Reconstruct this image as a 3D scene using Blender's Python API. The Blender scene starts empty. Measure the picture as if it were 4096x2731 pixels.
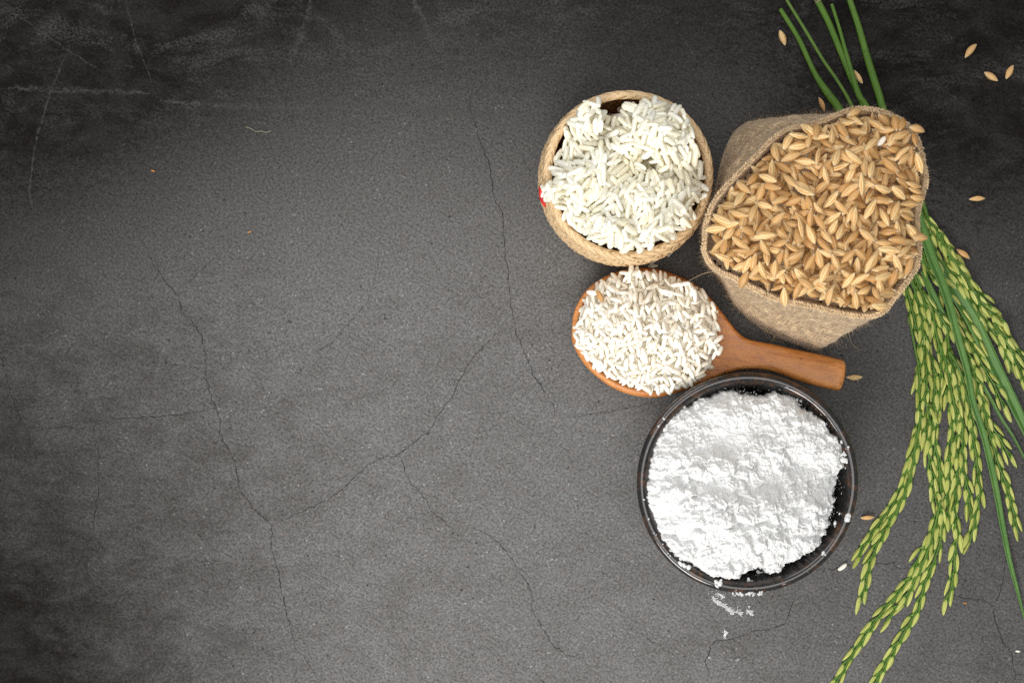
import bpy, math, random
import numpy as np
from mathutils import Matrix, Vector

# ------------------------------------------------------------------ camera, world, lamps, exposure
SC = bpy.context.scene
COL = SC.collection
H = 0.70                        # camera height over the table
S = 0.45 / 4096                 # metres of table per photograph pixel
cam_d = bpy.data.cameras.new('camera'); cam = bpy.data.objects.new('camera', cam_d); COL.objects.link(cam)
cam.location = (0, 0, H); cam_d.sensor_width = 36; cam_d.lens = 36 * H / 0.45
cam_d.clip_start = 0.01; cam_d.clip_end = 20
cam_d.dof.use_dof = True; cam_d.dof.focus_distance = 0.672; cam_d.dof.aperture_fstop = 16
SC.camera = cam
world = bpy.data.worlds.new('World'); SC.world = world; world.use_nodes = True
world.node_tree.nodes['Background'].inputs[0].default_value = (0.97, 0.985, 1.0, 1)
world.node_tree.nodes['Background'].inputs[1].default_value = 0.38

def area(name, loc, target, sx, sy, energy, color, spread=180):
    d = bpy.data.lights.new(name, 'AREA'); d.shape = 'RECTANGLE'; d.size = sx; d.size_y = sy
    d.energy = energy; d.color = color; d.spread = math.radians(spread)
    o = bpy.data.objects.new(name, d); COL.objects.link(o); o.location = loc
    o.rotation_euler = (Vector(target) - Vector(loc)).to_track_quat('-Z', 'Y').to_euler()
    return o
area('window_light', (-0.20, -0.62, 0.50), (0.02, -0.075, 0), 0.42, 0.30, 1.25, (1.0, 0.985, 0.96), 75)
area('soft_light', (0.02, -0.16, 0.88), (0.02, -0.08, 0), 0.6, 0.5, 1.22, (1.0, 0.985, 0.96), 110)
area('left_fill', (-0.30, 0.50, 0.62), (0.10, 0.03, 0), 0.5, 0.5, 1.5, (0.97, 0.98, 1.0), 140)
SC.view_settings.view_transform = 'Standard'; SC.view_settings.look = 'None'
SC.view_settings.exposure = 0.0; SC.view_settings.gamma = 1.0
SC.cycles.max_bounces = 12; SC.cycles.diffuse_bounces = 9
SC.cycles.use_denoising = False

rng = np.random.default_rng(7)
random.seed(7)

def W(px, py, z=0.0):
    """A photograph pixel seen at height z, as a point on the table or above it."""
    k = S * (H - z) / H
    return ((px - 2048) * k, (1365.5 - py) * k, z)

def WP(pts, z=0.0):
    return np.array([W(x, y, z) for x, y in pts])

# ------------------------------------------------------------------ numpy noise
def _hash(ix, iy, seed):
    n = (ix.astype(np.int64) * 374761393 + iy.astype(np.int64) * 668265263 + seed * 1442695041) & 0xffffffff
    n = ((n ^ (n >> 13)) * 1274126177) & 0xffffffff
    return ((n ^ (n >> 16)) & 0xffff) / 65535.0

def vnoise(x, y, seed=0):
    x = np.asarray(x, float); y = np.asarray(y, float)
    ix = np.floor(x).astype(np.int64); iy = np.floor(y).astype(np.int64)
    fx = x - ix; fy = y - iy
    def g(a, b):
        th = _hash(ix + a, iy + b, seed) * 2 * math.pi
        return np.cos(th) * (fx - a) + np.sin(th) * (fy - b)
    ux = fx * fx * fx * (fx * (fx * 6 - 15) + 10); uy = fy * fy * fy * (fy * (fy * 6 - 15) + 10)
    a = g(0, 0) * (1 - ux) + g(1, 0) * ux
    b = g(0, 1) * (1 - ux) + g(1, 1) * ux
    return (a * (1 - uy) + b * uy) * 1.5

def fbm(x, y, octv=4, seed=0, gain=0.5):
    r = 0; a = 1
    for k in range(octv):
        r = r + a * vnoise(x * 2 ** k, y * 2 ** k, seed + k); a *= gain
    return r

def worley(x, y, seed=0):
    ix = np.floor(x).astype(np.int64); iy = np.floor(y).astype(np.int64)
    d1 = np.full(np.shape(x), 9.0); val = np.zeros(np.shape(x)); d2 = np.full(np.shape(x), 9.0)
    for a in (-1, 0, 1):
        for b in (-1, 0, 1):
            cx = ix + a + _hash(ix + a, iy + b, seed); cy = iy + b + _hash(ix + a, iy + b, seed + 91)
            d = np.hypot(x - cx, y - cy); h = _hash(ix + a, iy + b, seed + 17)
            near = d < d1
            d2 = np.where(near, d1, np.minimum(d2, d)); val = np.where(near, h, val); d1 = np.where(near, d, d1)
    return d1, d2, val

# ------------------------------------------------------------------ mesh helpers
def make_mesh(name, V, F, mat, gp=None, tone=None, smooth=True, uv=None):
    me = bpy.data.meshes.new(name)
    me.from_pydata([tuple(map(float, v)) for v in V], [], [tuple(map(int, f)) for f in F])
    if smooth: me.polygons.foreach_set('use_smooth', [True] * len(me.polygons))
    if gp is not None:
        a = me.attributes.new('gp', 'FLOAT_VECTOR', 'POINT'); a.data.foreach_set('vector', np.asarray(gp, float).ravel())
    if tone is not None:
        a = me.attributes.new('tone', 'FLOAT', 'POINT')
        a.data.foreach_set('value', np.broadcast_to(np.asarray(tone, float), (len(V),)).copy())
    me.materials.append(mat)
    me.update()
    return me

def obj(name, me, parent=None):
    o = bpy.data.objects.new(name, me); COL.objects.link(o)
    if parent is not None: o.parent = parent
    return o

def tag(o, label=None, cat=None, group=None, kind=None):
    if label: o['label'] = label
    if cat: o['category'] = cat
    if group: o['group'] = group
    if kind: o['kind'] = kind
    return o

def empty(name, loc, label, cat, group=None):
    o = bpy.data.objects.new(name, None); COL.objects.link(o); o.location = loc; o.empty_display_size = 0.01
    return tag(o, label, cat, group)

class MB:
    """collects verts, faces, gp and tone of several pieces for ONE mesh"""
    def __init__(s): s.V = []; s.F = []; s.G = []; s.T = []; s.n = 0
    def add(s, V, F, gp=None, tone=0.5):
        V = np.asarray(V, float); m = len(V)
        s.V.append(V); s.F += [tuple(i + s.n for i in f) for f in F]
        s.G.append(np.zeros((m, 3)) if gp is None else np.asarray(gp, float))
        s.T.append(np.broadcast_to(np.asarray(tone, float), (m,))); s.n += m
    def mesh(s, name, mat, smooth=True, origin=(0, 0, 0)):
        return make_mesh(name, np.concatenate(s.V) - np.array(origin), s.F, mat, np.concatenate(s.G), np.concatenate(s.T), smooth)

def resample(P, step):
    P = np.asarray(P, float); d = np.r_[0, np.cumsum(np.linalg.norm(np.diff(P, axis=0), axis=1))]
    n = max(2, int(d[-1] / step) + 1); t = np.linspace(0, d[-1], n)
    return np.stack([np.interp(t, d, P[:, k]) for k in range(P.shape[1])], 1)

def smooth_path(P, step):
    """Catmull-Rom through P, then evenly resampled"""
    P = np.asarray(P, float)
    if len(P) < 3: return resample(P, step)
    Q = np.vstack([2 * P[0] - P[1], P, 2 * P[-1] - P[-2]]); out = []
    for i in range(1, len(Q) - 2):
        for t in np.linspace(0, 1, 8, endpoint=False):
            p0, p1, p2, p3 = Q[i - 1], Q[i], Q[i + 1], Q[i + 2]
            out.append(0.5 * (2 * p1 + (p2 - p0) * t + (2 * p0 - 5 * p1 + 4 * p2 - p3) * t * t + (3 * p1 - p0 - 3 * p2 + p3) * t ** 3))
    out.append(P[-1])
    return resample(np.array(out), step)

def tangents(P, closed=False):
    if closed: T = np.roll(P, -1, 0) - np.roll(P, 1, 0)
    else: T = np.gradient(P, axis=0)
    return T / np.maximum(np.linalg.norm(T, axis=1, keepdims=True), 1e-9)

def tube(P, R, seg=8, closed=False, caps=True, flat=1.0):
    P = np.asarray(P, float); n = len(P); R = np.broadcast_to(np.asarray(R, float), (n,))
    T = tangents(P, closed); up = np.tile([0, 0, 1.0], (n, 1))
    up[np.abs(T[:, 2]) > 0.9] = (1, 0, 0)
    N = np.cross(T, up); N /= np.linalg.norm(N, axis=1, keepdims=True); B = np.cross(N, T)
    a = np.linspace(0, 2 * math.pi, seg, endpoint=False)
    V = (P[:, None] + R[:, None, None] * (np.cos(a)[None, :, None] * N[:, None] + flat * np.sin(a)[None, :, None] * B[:, None])).reshape(-1, 3)
    u = np.linspace(0, 1, n)
    G = np.stack([np.repeat(u, seg), np.tile(np.cos(a), n), np.tile(np.sin(a), n)], 1)
    F = []
    for i in range(n if closed else n - 1):
        j = (i + 1) % n
        for k in range(seg):
            l = (k + 1) % seg
            F.append((i * seg + k, j * seg + k, j * seg + l, i * seg + l))
    if caps and not closed:
        F.append(tuple(range(seg))); F.append(tuple(reversed(range((n - 1) * seg, n * seg))))
    return V, F, G

def inside(poly, x, y):
    x = np.asarray(x); y = np.asarray(y); r = np.zeros(x.shape, bool); n = len(poly)
    for i in range(n):
        x1, y1 = poly[i][:2]; x2, y2 = poly[(i + 1) % n][:2]
        c = ((y1 > y) != (y2 > y)) & (x < (x2 - x1) * (y - y1) / (y2 - y1 + 1e-15) + x1)
        r ^= c
    return r

def poly_dist(poly, x, y):
    d = np.full(np.shape(x), 9.0); n = len(poly)
    for i in range(n):
        a = np.array(poly[i][:2]); b = np.array(poly[(i + 1) % n][:2]); e = b - a
        t = np.clip(((x - a[0]) * e[0] + (y - a[1]) * e[1]) / max(e @ e, 1e-15), 0, 1)
        d = np.minimum(d, np.hypot(x - a[0] - t * e[0], y - a[1] - t * e[1]))
    return d

# ------------------------------------------------------------------ materials
def mat_new(name):
    m = bpy.data.materials.new(name); m.use_nodes = True
    nt = m.node_tree; nt.nodes.clear()
    out = nt.nodes.new('ShaderNodeOutputMaterial'); p = nt.nodes.new('ShaderNodeBsdfPrincipled')
    nt.links.new(p.outputs[0], out.inputs[0])
    return m, nt, p, out

class NT:
    def __init__(s, nt): s.nt = nt
    def n(s, t, **kw):
        x = s.nt.nodes.new(t)
        for k, v in kw.items(): setattr(x, k, v)
        return x
    def l(s, a, b): s.nt.links.new(a, b)
    def setin(s, sock, v):
        if isinstance(v, bpy.types.NodeSocket): s.l(v, sock)
        else: sock.default_value = v
    def attr(s, name): return s.n('ShaderNodeAttribute', attribute_name=name)
    def coord(s, which='Object'): return s.n('ShaderNodeTexCoord').outputs[which]
    def mapping(s, v, scale=(1, 1, 1), rot=(0, 0, 0), loc=(0, 0, 0)):
        m = s.n('ShaderNodeMapping'); s.l(v, m.inputs[0]); m.inputs['Scale'].default_value = scale
        m.inputs['Rotation'].default_value = rot; m.inputs['Location'].default_value = loc; return m.outputs[0]
    def noise(s, v, scale, detail=3, rough=0.5, dist=0):
        x = s.n('ShaderNodeTexNoise'); s.l(v, x.inputs['Vector']) if v else None
        x.inputs['Scale'].default_value = scale; x.inputs['Detail'].default_value = detail
        x.inputs['Roughness'].default_value = rough; x.inputs['Distortion'].default_value = dist
        return x.outputs['Fac']
    def vor(s, v, scale, feature='F1', rnd=1):
        x = s.n('ShaderNodeTexVoronoi', feature=feature); s.l(v, x.inputs['Vector'])
        x.inputs['Scale'].default_value = scale; x.inputs['Randomness'].default_value = rnd; return x
    def math(s, op, a, b=0.0, c=None, clamp=False):
        x = s.n('ShaderNodeMath', operation=op, use_clamp=clamp); s.setin(x.inputs[0], a); s.setin(x.inputs[1], b)
        if c is not None: s.setin(x.inputs[2], c)
        return x.outputs[0]
    def ramp(s, f, stops, interp='LINEAR'):
        x = s.n('ShaderNodeValToRGB'); s.l(f, x.inputs[0]); x.color_ramp.interpolation = interp
        el = x.color_ramp.elements
        while len(el) < len(stops): el.new(0.5)
        for e, (p, c) in zip(el, stops):
            e.position = p; e.color = (*c, 1) if len(c) == 3 else c
        return x.outputs[0]
    def mix(s, f, a, b, mode='MIX'):
        x = s.n('ShaderNodeMix', data_type='RGBA', blend_type=mode); s.setin(x.inputs[0], f)
        for sock, v in ((x.inputs[6], a), (x.inputs[7], b)):
            if isinstance(v, bpy.types.NodeSocket): s.l(v, sock)
            else: sock.default_value = (*v, 1)
        return x.outputs[2]
    def maprange(s, v, a, b, c=0.0, d=1.0, smooth=False):
        x = s.n('ShaderNodeMapRange', clamp=True)
        if smooth: x.interpolation_type = 'SMOOTHSTEP'
        s.l(v, x.inputs[0])
        for k, q in zip((1, 2, 3, 4), (a, b, c, d)): x.inputs[k].default_value = q
        return x.outputs[0]
    def bump(s, h, strength, dist, normal=None):
        x = s.n('ShaderNodeBump'); s.l(h, x.inputs['Height']); x.inputs['Strength'].default_value = strength
        x.inputs['Distance'].default_value = dist
        if normal: s.l(normal, x.inputs['Normal'])
        return x.outputs[0]

def g3(v): return (v, v, v)

def m_stone():
    m, nt, p, out = mat_new('dark_stone'); N = NT(nt); c = N.coord()
    warp = N.noise(c, 30, 3)
    grain = N.noise(N.mapping(c, (1.0, 1.15, 1), (0, 0, 0.6)), 900, 5, 0.85, 0.0)
    grain2 = N.noise(N.mapping(c, (1.0, 1.5, 1), (0, 0, 0.12)), 260, 5, 0.8, 0.0)
    mid = N.noise(N.mapping(c, (1, 1.5, 1)), 48, 7, 0.66, 0.3)
    big = N.noise(c, 9.5, 6, 0.66, 0.5)
    sep = N.n('ShaderNodeSeparateXYZ'); N.l(c, sep.inputs[0])
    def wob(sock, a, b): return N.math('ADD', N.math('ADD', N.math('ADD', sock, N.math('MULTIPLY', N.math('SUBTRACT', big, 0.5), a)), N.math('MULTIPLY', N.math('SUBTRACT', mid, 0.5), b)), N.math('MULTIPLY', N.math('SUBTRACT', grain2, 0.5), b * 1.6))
    # vignette shade painted into the colour over a stained far edge, borders broken up
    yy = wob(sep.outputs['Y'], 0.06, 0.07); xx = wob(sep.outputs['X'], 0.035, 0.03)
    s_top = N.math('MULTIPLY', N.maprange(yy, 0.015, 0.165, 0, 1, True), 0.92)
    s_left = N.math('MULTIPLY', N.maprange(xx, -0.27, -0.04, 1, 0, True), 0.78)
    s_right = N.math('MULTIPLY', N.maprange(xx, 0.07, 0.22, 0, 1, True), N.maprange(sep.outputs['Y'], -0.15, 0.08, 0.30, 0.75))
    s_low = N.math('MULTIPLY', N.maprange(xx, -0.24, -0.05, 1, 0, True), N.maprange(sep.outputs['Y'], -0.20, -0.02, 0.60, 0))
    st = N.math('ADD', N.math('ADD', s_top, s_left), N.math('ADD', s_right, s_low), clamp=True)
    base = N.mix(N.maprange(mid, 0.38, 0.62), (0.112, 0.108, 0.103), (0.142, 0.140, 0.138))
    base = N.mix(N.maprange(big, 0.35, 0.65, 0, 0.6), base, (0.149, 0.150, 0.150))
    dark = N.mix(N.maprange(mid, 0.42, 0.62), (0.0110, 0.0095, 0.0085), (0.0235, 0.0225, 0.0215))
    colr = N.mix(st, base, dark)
    # speckle: dark pits and pale grit
    sp = N.maprange(grain, 0.40, 0.60, 0.52, 1.46)
    sp2 = N.maprange(grain2, 0.34, 0.60, 0.84, 1.08)
    k = N.math('MULTIPLY', sp, sp2)
    comb = N.n('ShaderNodeCombineColor'); [N.l(k, comb.inputs[i]) for i in range(3)]
    colr = N.mix(1.0, colr, comb.outputs[0], 'MULTIPLY')
    warm = N.noise(c, 500, 2, 0.6)
    colr = N.mix(N.math('MULTIPLY', N.maprange(warm, 0.5, 0.75), 0.4), colr, N.mix(1, colr, (1.25, 0.95, 0.85), 'MULTIPLY'))
    v = N.vor(c, 260); pit = N.math('MULTIPLY', N.maprange(v.outputs['Distance'], 0.08, 0.20, 1, 0), N.maprange(N.noise(c, 150, 4, 0.7), 0.52, 0.60))
    colr = N.mix(N.math('MULTIPLY', pit, 0.75), colr, (0.02, 0.018, 0.017))
    v2 = N.vor(c, 420); fleck = N.math('MULTIPLY', N.maprange(v2.outputs['Distance'], 0.10, 0.22, 1, 0), N.maprange(N.noise(c, 90, 3, 0.7), 0.52, 0.6))
    colr = N.mix(N.math('MULTIPLY', fleck, 0.7), colr, N.mix(1, colr, (2.6, 2.6, 2.6), 'MULTIPLY'))
    # pale wisps and scuffs on the darkened far part
    wis = N.noise(N.mapping(c, (0.7, 1.6, 1)), 30, 8, 0.78, 0.6)
    wmask = N.math('MULTIPLY', N.maprange(wis, 0.50, 0.60), N.maprange(grain, 0.44, 0.58))
    colr = N.mix(N.math('MULTIPLY', N.math('MULTIPLY', wmask, s_top), 0.8), colr, (0.080, 0.080, 0.079))
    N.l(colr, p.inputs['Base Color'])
    p.inputs['Roughness'].default_value = 0.85; p.inputs['Specular IOR Level'].default_value = 0.06
    hgt = N.math('ADD', N.math('MULTIPLY', grain, 0.5), N.math('ADD', N.math('MULTIPLY', grain2, 0.6), N.math('MULTIPLY', pit, -0.5)))
    N.l(N.bump(hgt, 0.55, 0.0005), p.inputs['Normal'])
    return m

def m_ribbon(name, col, strength, breakup, soft=True):
    """crack / scratch: soft sides along gp.y, broken up by noise"""
    m, nt, p, out = mat_new(name); N = NT(nt)
    c = N.coord(); gp = N.attr('gp').outputs['Vector']; sep = N.n('ShaderNodeSeparateXYZ'); N.l(gp, sep.inputs[0])
    side = N.maprange(N.math('ABSOLUTE', sep.outputs['Y']), 0.15, 1.0, 1, 0, True)
    n = N.noise(c, 700, 4, 0.7)
    a = N.math('MULTIPLY', side, N.maprange(n, breakup, breakup + 0.18, 0.0, 1))
    n2 = N.maprange(N.noise(c, 60, 3, 0.6), 0.35, 0.6, 0.6, 1)
    a = N.math('MULTIPLY', N.math('MULTIPLY', a, n2), strength)
    p.inputs['Base Color'].default_value = (*col, 1); p.inputs['Roughness'].default_value = 0.9
    p.inputs['Specular IOR Level'].default_value = 0.1
    N.l(a, p.inputs['Alpha'])
    return m

def m_paddy(name, pale, deep, streak, tipc, green=False):
    m, nt, p, out = mat_new(name); N = NT(nt)
    sep = N.n('ShaderNodeSeparateXYZ'); N.l(N.attr('gp').outputs['Vector'], sep.inputs[0])
    u, v, w = sep.outputs; tone = N.attr('tone').outputs['Fac']; c = N.coord()
    body = N.mix(tone, pale, deep)
    st = N.math('COSINE', N.math('MULTIPLY', v, 7.8 if not green else 9.5))
    mid = N.maprange(N.math('ABSOLUTE', N.math('SUBTRACT', u, 0.5)), 0.22, 0.46, 1, 0, True)
    f = N.math('MULTIPLY', N.maprange(st, 0.2, 0.95, 0, 0.95), mid)
    nn = N.noise(c, 380, 3, 0.6)
    f = N.math('MULTIPLY', f, N.maprange(nn, 0.3, 0.6, 0.45, 1.1))
    col = N.mix(f, body, streak)
    tip = N.maprange(N.math('ABSOLUTE', N.math('SUBTRACT', u, 0.5)), 0.40, 0.49, 0, 0.85, True)
    col = N.mix(tip, col, tipc)
    sp = N.noise(c, 1500, 2, 0.6)
    col = N.mix(N.maprange(sp, 0.3, 0.75, 0, 0.35), col, N.mix(1, col, (0.66, 0.56, 0.45), 'MULTIPLY'))
    if green:
        blot = N.math('MULTIPLY', N.maprange(N.noise(c, 260, 3, 0.6), 0.60, 0.72, 0, 0.75), N.maprange(tone, 0.35, 0.7))
        col = N.mix(blot, col, (0.20, 0.085, 0.02))
    N.l(col, p.inputs['Base Color'])
    p.inputs['Roughness'].default_value = 0.40 if green else 0.42
    p.inputs['Specular IOR Level'].default_value = 0.4
    p.inputs['Subsurface Weight'].default_value = 0.12; p.inputs['Subsurface Scale'].default_value = 0.001
    p.inputs['Subsurface Radius'].default_value = (1, 0.6, 0.3)
    h = N.math('ADD', N.math('MULTIPLY', st, -0.5), N.math('MULTIPLY', N.noise(N.mapping(c, (1, 1, 1)), 2600, 2), 0.35))
    N.l(N.bump(h, 0.5, 0.0003), p.inputs['Normal'])
    return m

def m_rice(name, c1, c2, rough, sss, scale):
    m, nt, p, out = mat_new(name); N = NT(nt); c = N.coord()
    tone = N.attr('tone').outputs['Fac']
    col = N.mix(tone, c1, c2)
    col = N.mix(N.maprange(N.noise(c, 400, 2), 0.4, 0.7, 0, 0.3), col, c2)
    N.l(col, p.inputs['Base Color']); p.inputs['Roughness'].default_value = rough
    p.inputs['Subsurface Weight'].default_value = sss; p.inputs['Subsurface Scale'].default_value = scale
    p.inputs['Subsurface Radius'].default_value = (1.0, 0.85, 0.65)
    N.l(N.bump(N.noise(c, 900, 3), 0.25, 0.0003), p.inputs['Normal'])
    return m

def m_wood():
    m, nt, p, out = mat_new('oiled_wood'); N = NT(nt); c = N.coord()
    g = N.math('MULTIPLY_ADD', N.noise(N.mapping(c, (1, 9, 9)), 70, 6, 0.6, 0.6), 1.8, -0.4)
    pores = N.noise(N.mapping(c, (1, 14, 14)), 260, 3, 0.6)
    col = N.ramp(g, [(0.25, (0.46, 0.155, 0.030)), (0.5, (0.60, 0.235, 0.058)), (0.8, (0.70, 0.31, 0.095))])
    col = N.mix(N.maprange(pores, 0.56, 0.64, 0, 0.65), col, (0.22, 0.075, 0.02))
    blot = N.noise(c, 45, 4, 0.6); col = N.mix(N.maprange(blot, 0.45, 0.75, 0, 0.4), col, (0.40, 0.14, 0.035))
    v = N.vor(c, 95); spot = N.math('MULTIPLY', N.maprange(v.outputs['Distance'], 0.03, 0.07, 1, 0), N.maprange(N.noise(c, 33, 1), 0.55, 0.6))
    col = N.mix(N.math('MULTIPLY', spot, 0.7), col, (0.12, 0.04, 0.015))
    N.l(col, p.inputs['Base Color']); N.l(N.maprange(g, 0.3, 0.7, 0.36, 0.5), p.inputs['Roughness'])
    N.l(N.bump(N.math('ADD', g, N.math('MULTIPLY', pores, 0.5)), 0.12, 0.0004), p.inputs['Normal'])
    return m

def m_straw(name, a, b, dk):
    m, nt, p, out = mat_new(name); N = NT(nt)
    gp = N.attr('gp').outputs['Vector']; tone = N.attr('tone').outputs['Fac']; c = N.coord()
    comb = N.n('ShaderNodeVectorMath', operation='ADD'); N.l(N.mapping(gp, (1.2, 9, 0)), comb.inputs[0])
    cx = N.n('ShaderNodeCombineXYZ'); N.l(N.math('MULTIPLY', tone, 37), cx.inputs[2]); N.l(cx.outputs[0], comb.inputs[1])
    st = N.noise(comb.outputs[0], 1.6, 5, 0.65)
    col = N.mix(N.maprange(st, 0.40, 0.60), a, b)
    col = N.mix(N.math('MULTIPLY', tone, 0.22), col, N.mix(1, col, (0.85, 0.74, 0.62), 'MULTIPLY'))
    sep = N.n('ShaderNodeSeparateXYZ'); N.l(gp, sep.inputs[0])
    edge = N.maprange(N.math('ABSOLUTE', sep.outputs['Y']), 0.86, 1.0, 0, 0.45, True)
    col = N.mix(edge, col, dk)
    N.l(col, p.inputs['Base Color']); p.inputs['Roughness'].default_value = 0.42
    N.l(N.bump(st, 0.5, 0.0004), p.inputs['Normal'])
    return m

def m_burlap():
    m, nt, p, out = mat_new('burlap'); N = NT(nt); gp = N.attr('gp').outputs['Vector']; c = N.coord()
    wob = N.noise(c, 90, 3, 0.6)
    sep = N.n('ShaderNodeSeparateXYZ'); N.l(gp, sep.inputs[0])
    U = N.math('ADD', N.math('MULTIPLY', sep.outputs[0], 2600), N.math('MULTIPLY', wob, 7.0))
    V = N.math('ADD', N.math('MULTIPLY', sep.outputs[1], 950), N.math('MULTIPLY', wob, 6.0))
    su = N.math('SINE', U); sv = N.math('SINE', V)
    prod = N.math('MULTIPLY', N.math('SINE', N.math('MULTIPLY', U, 0.5)), N.math('SINE', N.math('MULTIPLY', V, 0.5)))
    over = N.maprange(prod, -0.25, 0.25)
    hgt = N.math('ADD', N.math('MULTIPLY', over, N.math('ABSOLUTE', su)), N.math('MULTIPLY', N.math('SUBTRACT', 1.0, over), N.math('ABSOLUTE', sv)))
    fuz = N.noise(N.mapping(gp, (1, 0.32, 1)), 430, 5, 0.75)
    hole = N.maprange(hgt, 0.05, 0.6, 0.65, 0, True)
    col = N.mix(N.maprange(fuz, 0.40, 0.60), (0.38, 0.25, 0.13), (0.76, 0.55, 0.32))
    col = N.mix(N.maprange(N.noise(c, 60, 4, 0.6), 0.42, 0.6, 0, 0.35), col, (0.40, 0.27, 0.15))
    col = N.mix(hole, col, (0.20, 0.12, 0.06))
    N.l(col, p.inputs['Base Color']); p.inputs['Roughness'].default_value = 0.9
    p.inputs['Specular IOR Level'].default_value = 0.1
    p.inputs['Sheen Weight'].default_value = 0.25; p.inputs['Sheen Roughness'].default_value = 0.5
    N.l(N.bump(N.math('ADD', hgt, N.math('MULTIPLY', fuz, 0.9)), 0.8, 0.0006), p.inputs['Normal'])
    return m

def m_simple(name, col, rough=0.6, noise_amt=0.25, scale=400, spec=0.5, bump=0.2, sss=0):
    m, nt, p, out = mat_new(name); N = NT(nt); c = N.coord()
    n = N.noise(c, scale, 4, 0.6); dk = tuple(x * (1 - noise_amt) for x in col); lt = tuple(min(1, x * (1 + noise_amt * 0.5)) for x in col)
    N.l(N.mix(N.maprange(n, 0.3, 0.7), dk, lt), p.inputs['Base Color']); p.inputs['Roughness'].default_value = rough
    p.inputs['Specular IOR Level'].default_value = spec
    p.inputs['Subsurface Weight'].default_value = sss; p.inputs['Subsurface Scale'].default_value = 0.001
    if bump: N.l(N.bump(n, bump, 0.0004), p.inputs['Normal'])
    return m

def m_glaze():
    m, nt, p, out = mat_new('speckled_glaze'); N = NT(nt); c = N.coord()
    n1 = N.noise(c, 170, 5, 0.7, 0.3); n2 = N.noise(c, 420, 4, 0.7); n3 = N.noise(c, 1400, 2, 0.6)
    sep = N.n('ShaderNodeSeparateXYZ'); N.l(N.attr('gp').outputs['Vector'], sep.inputs[0])
    edge = sep.outputs['X']                                   # 1 where the glaze runs thin over the lip
    col = N.mix(N.maprange(n2, 0.35, 0.65), (0.006, 0.0055, 0.0055), (0.016, 0.0145, 0.014))
    f = N.math('ADD', N.math('MULTIPLY', edge, 0.185), N.math('ADD', n1, -0.05))
    col = N.mix(N.maprange(f, 0.60, 0.74, 0, 0.85), col, (0.075, 0.034, 0.016))
    col = N.mix(N.maprange(n3, 0.70, 0.76, 0, 0.8), col, (0.20, 0.19, 0.18))
    N.l(col, p.inputs['Base Color']); N.l(N.maprange(n2, 0.3, 0.7, 0.08, 0.20), p.inputs['Roughness'])
    p.inputs['Coat Weight'].default_value = 0.3; p.inputs['Coat Roughness'].default_value = 0.1
    N.l(N.bump(N.noise(c, 900, 3), 0.10, 0.0003), p.inputs['Normal'])
    return m

def m_flour():
    m, nt, p, out = mat_new('flour'); N = NT(nt); c = N.coord()
    n = N.noise(c, 900, 5, 0.7)
    N.l(N.mix(N.maprange(n, 0.3, 0.7), (0.635, 0.635, 0.625), (0.705, 0.705, 0.695)), p.inputs['Base Color'])
    p.inputs['Roughness'].default_value = 0.95; p.inputs['Specular IOR Level'].default_value = 0.1
    p.inputs['Subsurface Weight'].default_value = 0.25; p.inputs['Subsurface Scale'].default_value = 0.0008
    p.inputs['Subsurface Radius'].default_value = (1, 0.95, 0.8)
    N.l(N.bump(N.math('ADD', n, N.noise(c, 350, 5, 0.7)), 0.6, 0.0005), p.inputs['Normal'])
    return m

def m_dust():
    m, nt, p, out = mat_new('flour_dust'); N = NT(nt); c = N.coord()
    sep = N.n('ShaderNodeSeparateXYZ'); N.l(N.attr('gp').outputs['Vector'], sep.inputs[0])
    side = N.maprange(N.math('ABSOLUTE', sep.outputs['Y']), 0.1, 1.0, 0.16, 0.0)
    n = N.noise(c, 1200, 4, 0.75)
    a = N.maprange(N.math('ADD', n, side), 0.60, 0.68, 0, 0.95)
    N.l(a, p.inputs['Alpha']); p.inputs['Base Color'].default_value = (0.85, 0.85, 0.84, 1); p.inputs['Roughness'].default_value = 0.95
    return m

def m_plant(name, a, b, stripes=9.0, rough=0.42):
    m, nt, p, out = mat_new(name); N = NT(nt); c = N.coord()
    sep = N.n('ShaderNodeSeparateXYZ'); N.l(N.attr('gp').outputs['Vector'], sep.inputs[0])
    s1 = N.math('COSINE', N.math('MULTIPLY', sep.outputs['Y'], stripes * 3.14))
    n = N.noise(c, 120, 4, 0.6); tone = N.attr('tone').outputs['Fac']
    col = N.mix(N.maprange(n, 0.3, 0.7), a, b)
    col = N.mix(N.maprange(s1, 0.0, 1.0, 0, 0.35), col, N.mix(1, col, (1.5, 1.35, 1.2), 'MULTIPLY'))
    col = N.mix(N.maprange(tone, 0.5, 1.0), col, (0.34, 0.34, 0.15))
    N.l(col, p.inputs['Base Color']); p.inputs['Roughness'].default_value = rough
    N.l(N.bump(s1, 0.35, 0.0002), p.inputs['Normal'])
    return m

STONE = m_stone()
CRACK = m_ribbon('crack_gap', (0.026, 0.023, 0.021), 0.88, 0.27)
HAIR = m_ribbon('hairline_gap', (0.030, 0.027, 0.025), 0.62, 0.33)
SCUFF = m_ribbon('pale_scratch', (0.10, 0.10, 0.098), 0.6, 0.40)
PADDY = m_paddy('rice_husk', (0.86, 0.63, 0.32), (0.50, 0.29, 0.115), (0.62, 0.29, 0.06), (0.80, 0.68, 0.50))
GREEN = m_paddy('green_husk', (0.54, 0.56, 0.16), (0.40, 0.44, 0.095), (0.27, 0.36, 0.06), (0.25, 0.50, 0.055), True)
RAW = m_rice('raw_rice', (0.92, 0.89, 0.81), (0.91, 0.845, 0.71), 0.36, 0.25, 0.0008)
COOKED = m_rice('cooked_rice', (0.91, 0.88, 0.765), (0.90, 0.84, 0.655), 0.18, 0.35, 0.0012)
WOOD = m_wood()
STRAW = m_straw('straw', (0.64, 0.40, 0.19), (0.90, 0.70, 0.43), (0.32, 0.16, 0.06))
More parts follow.
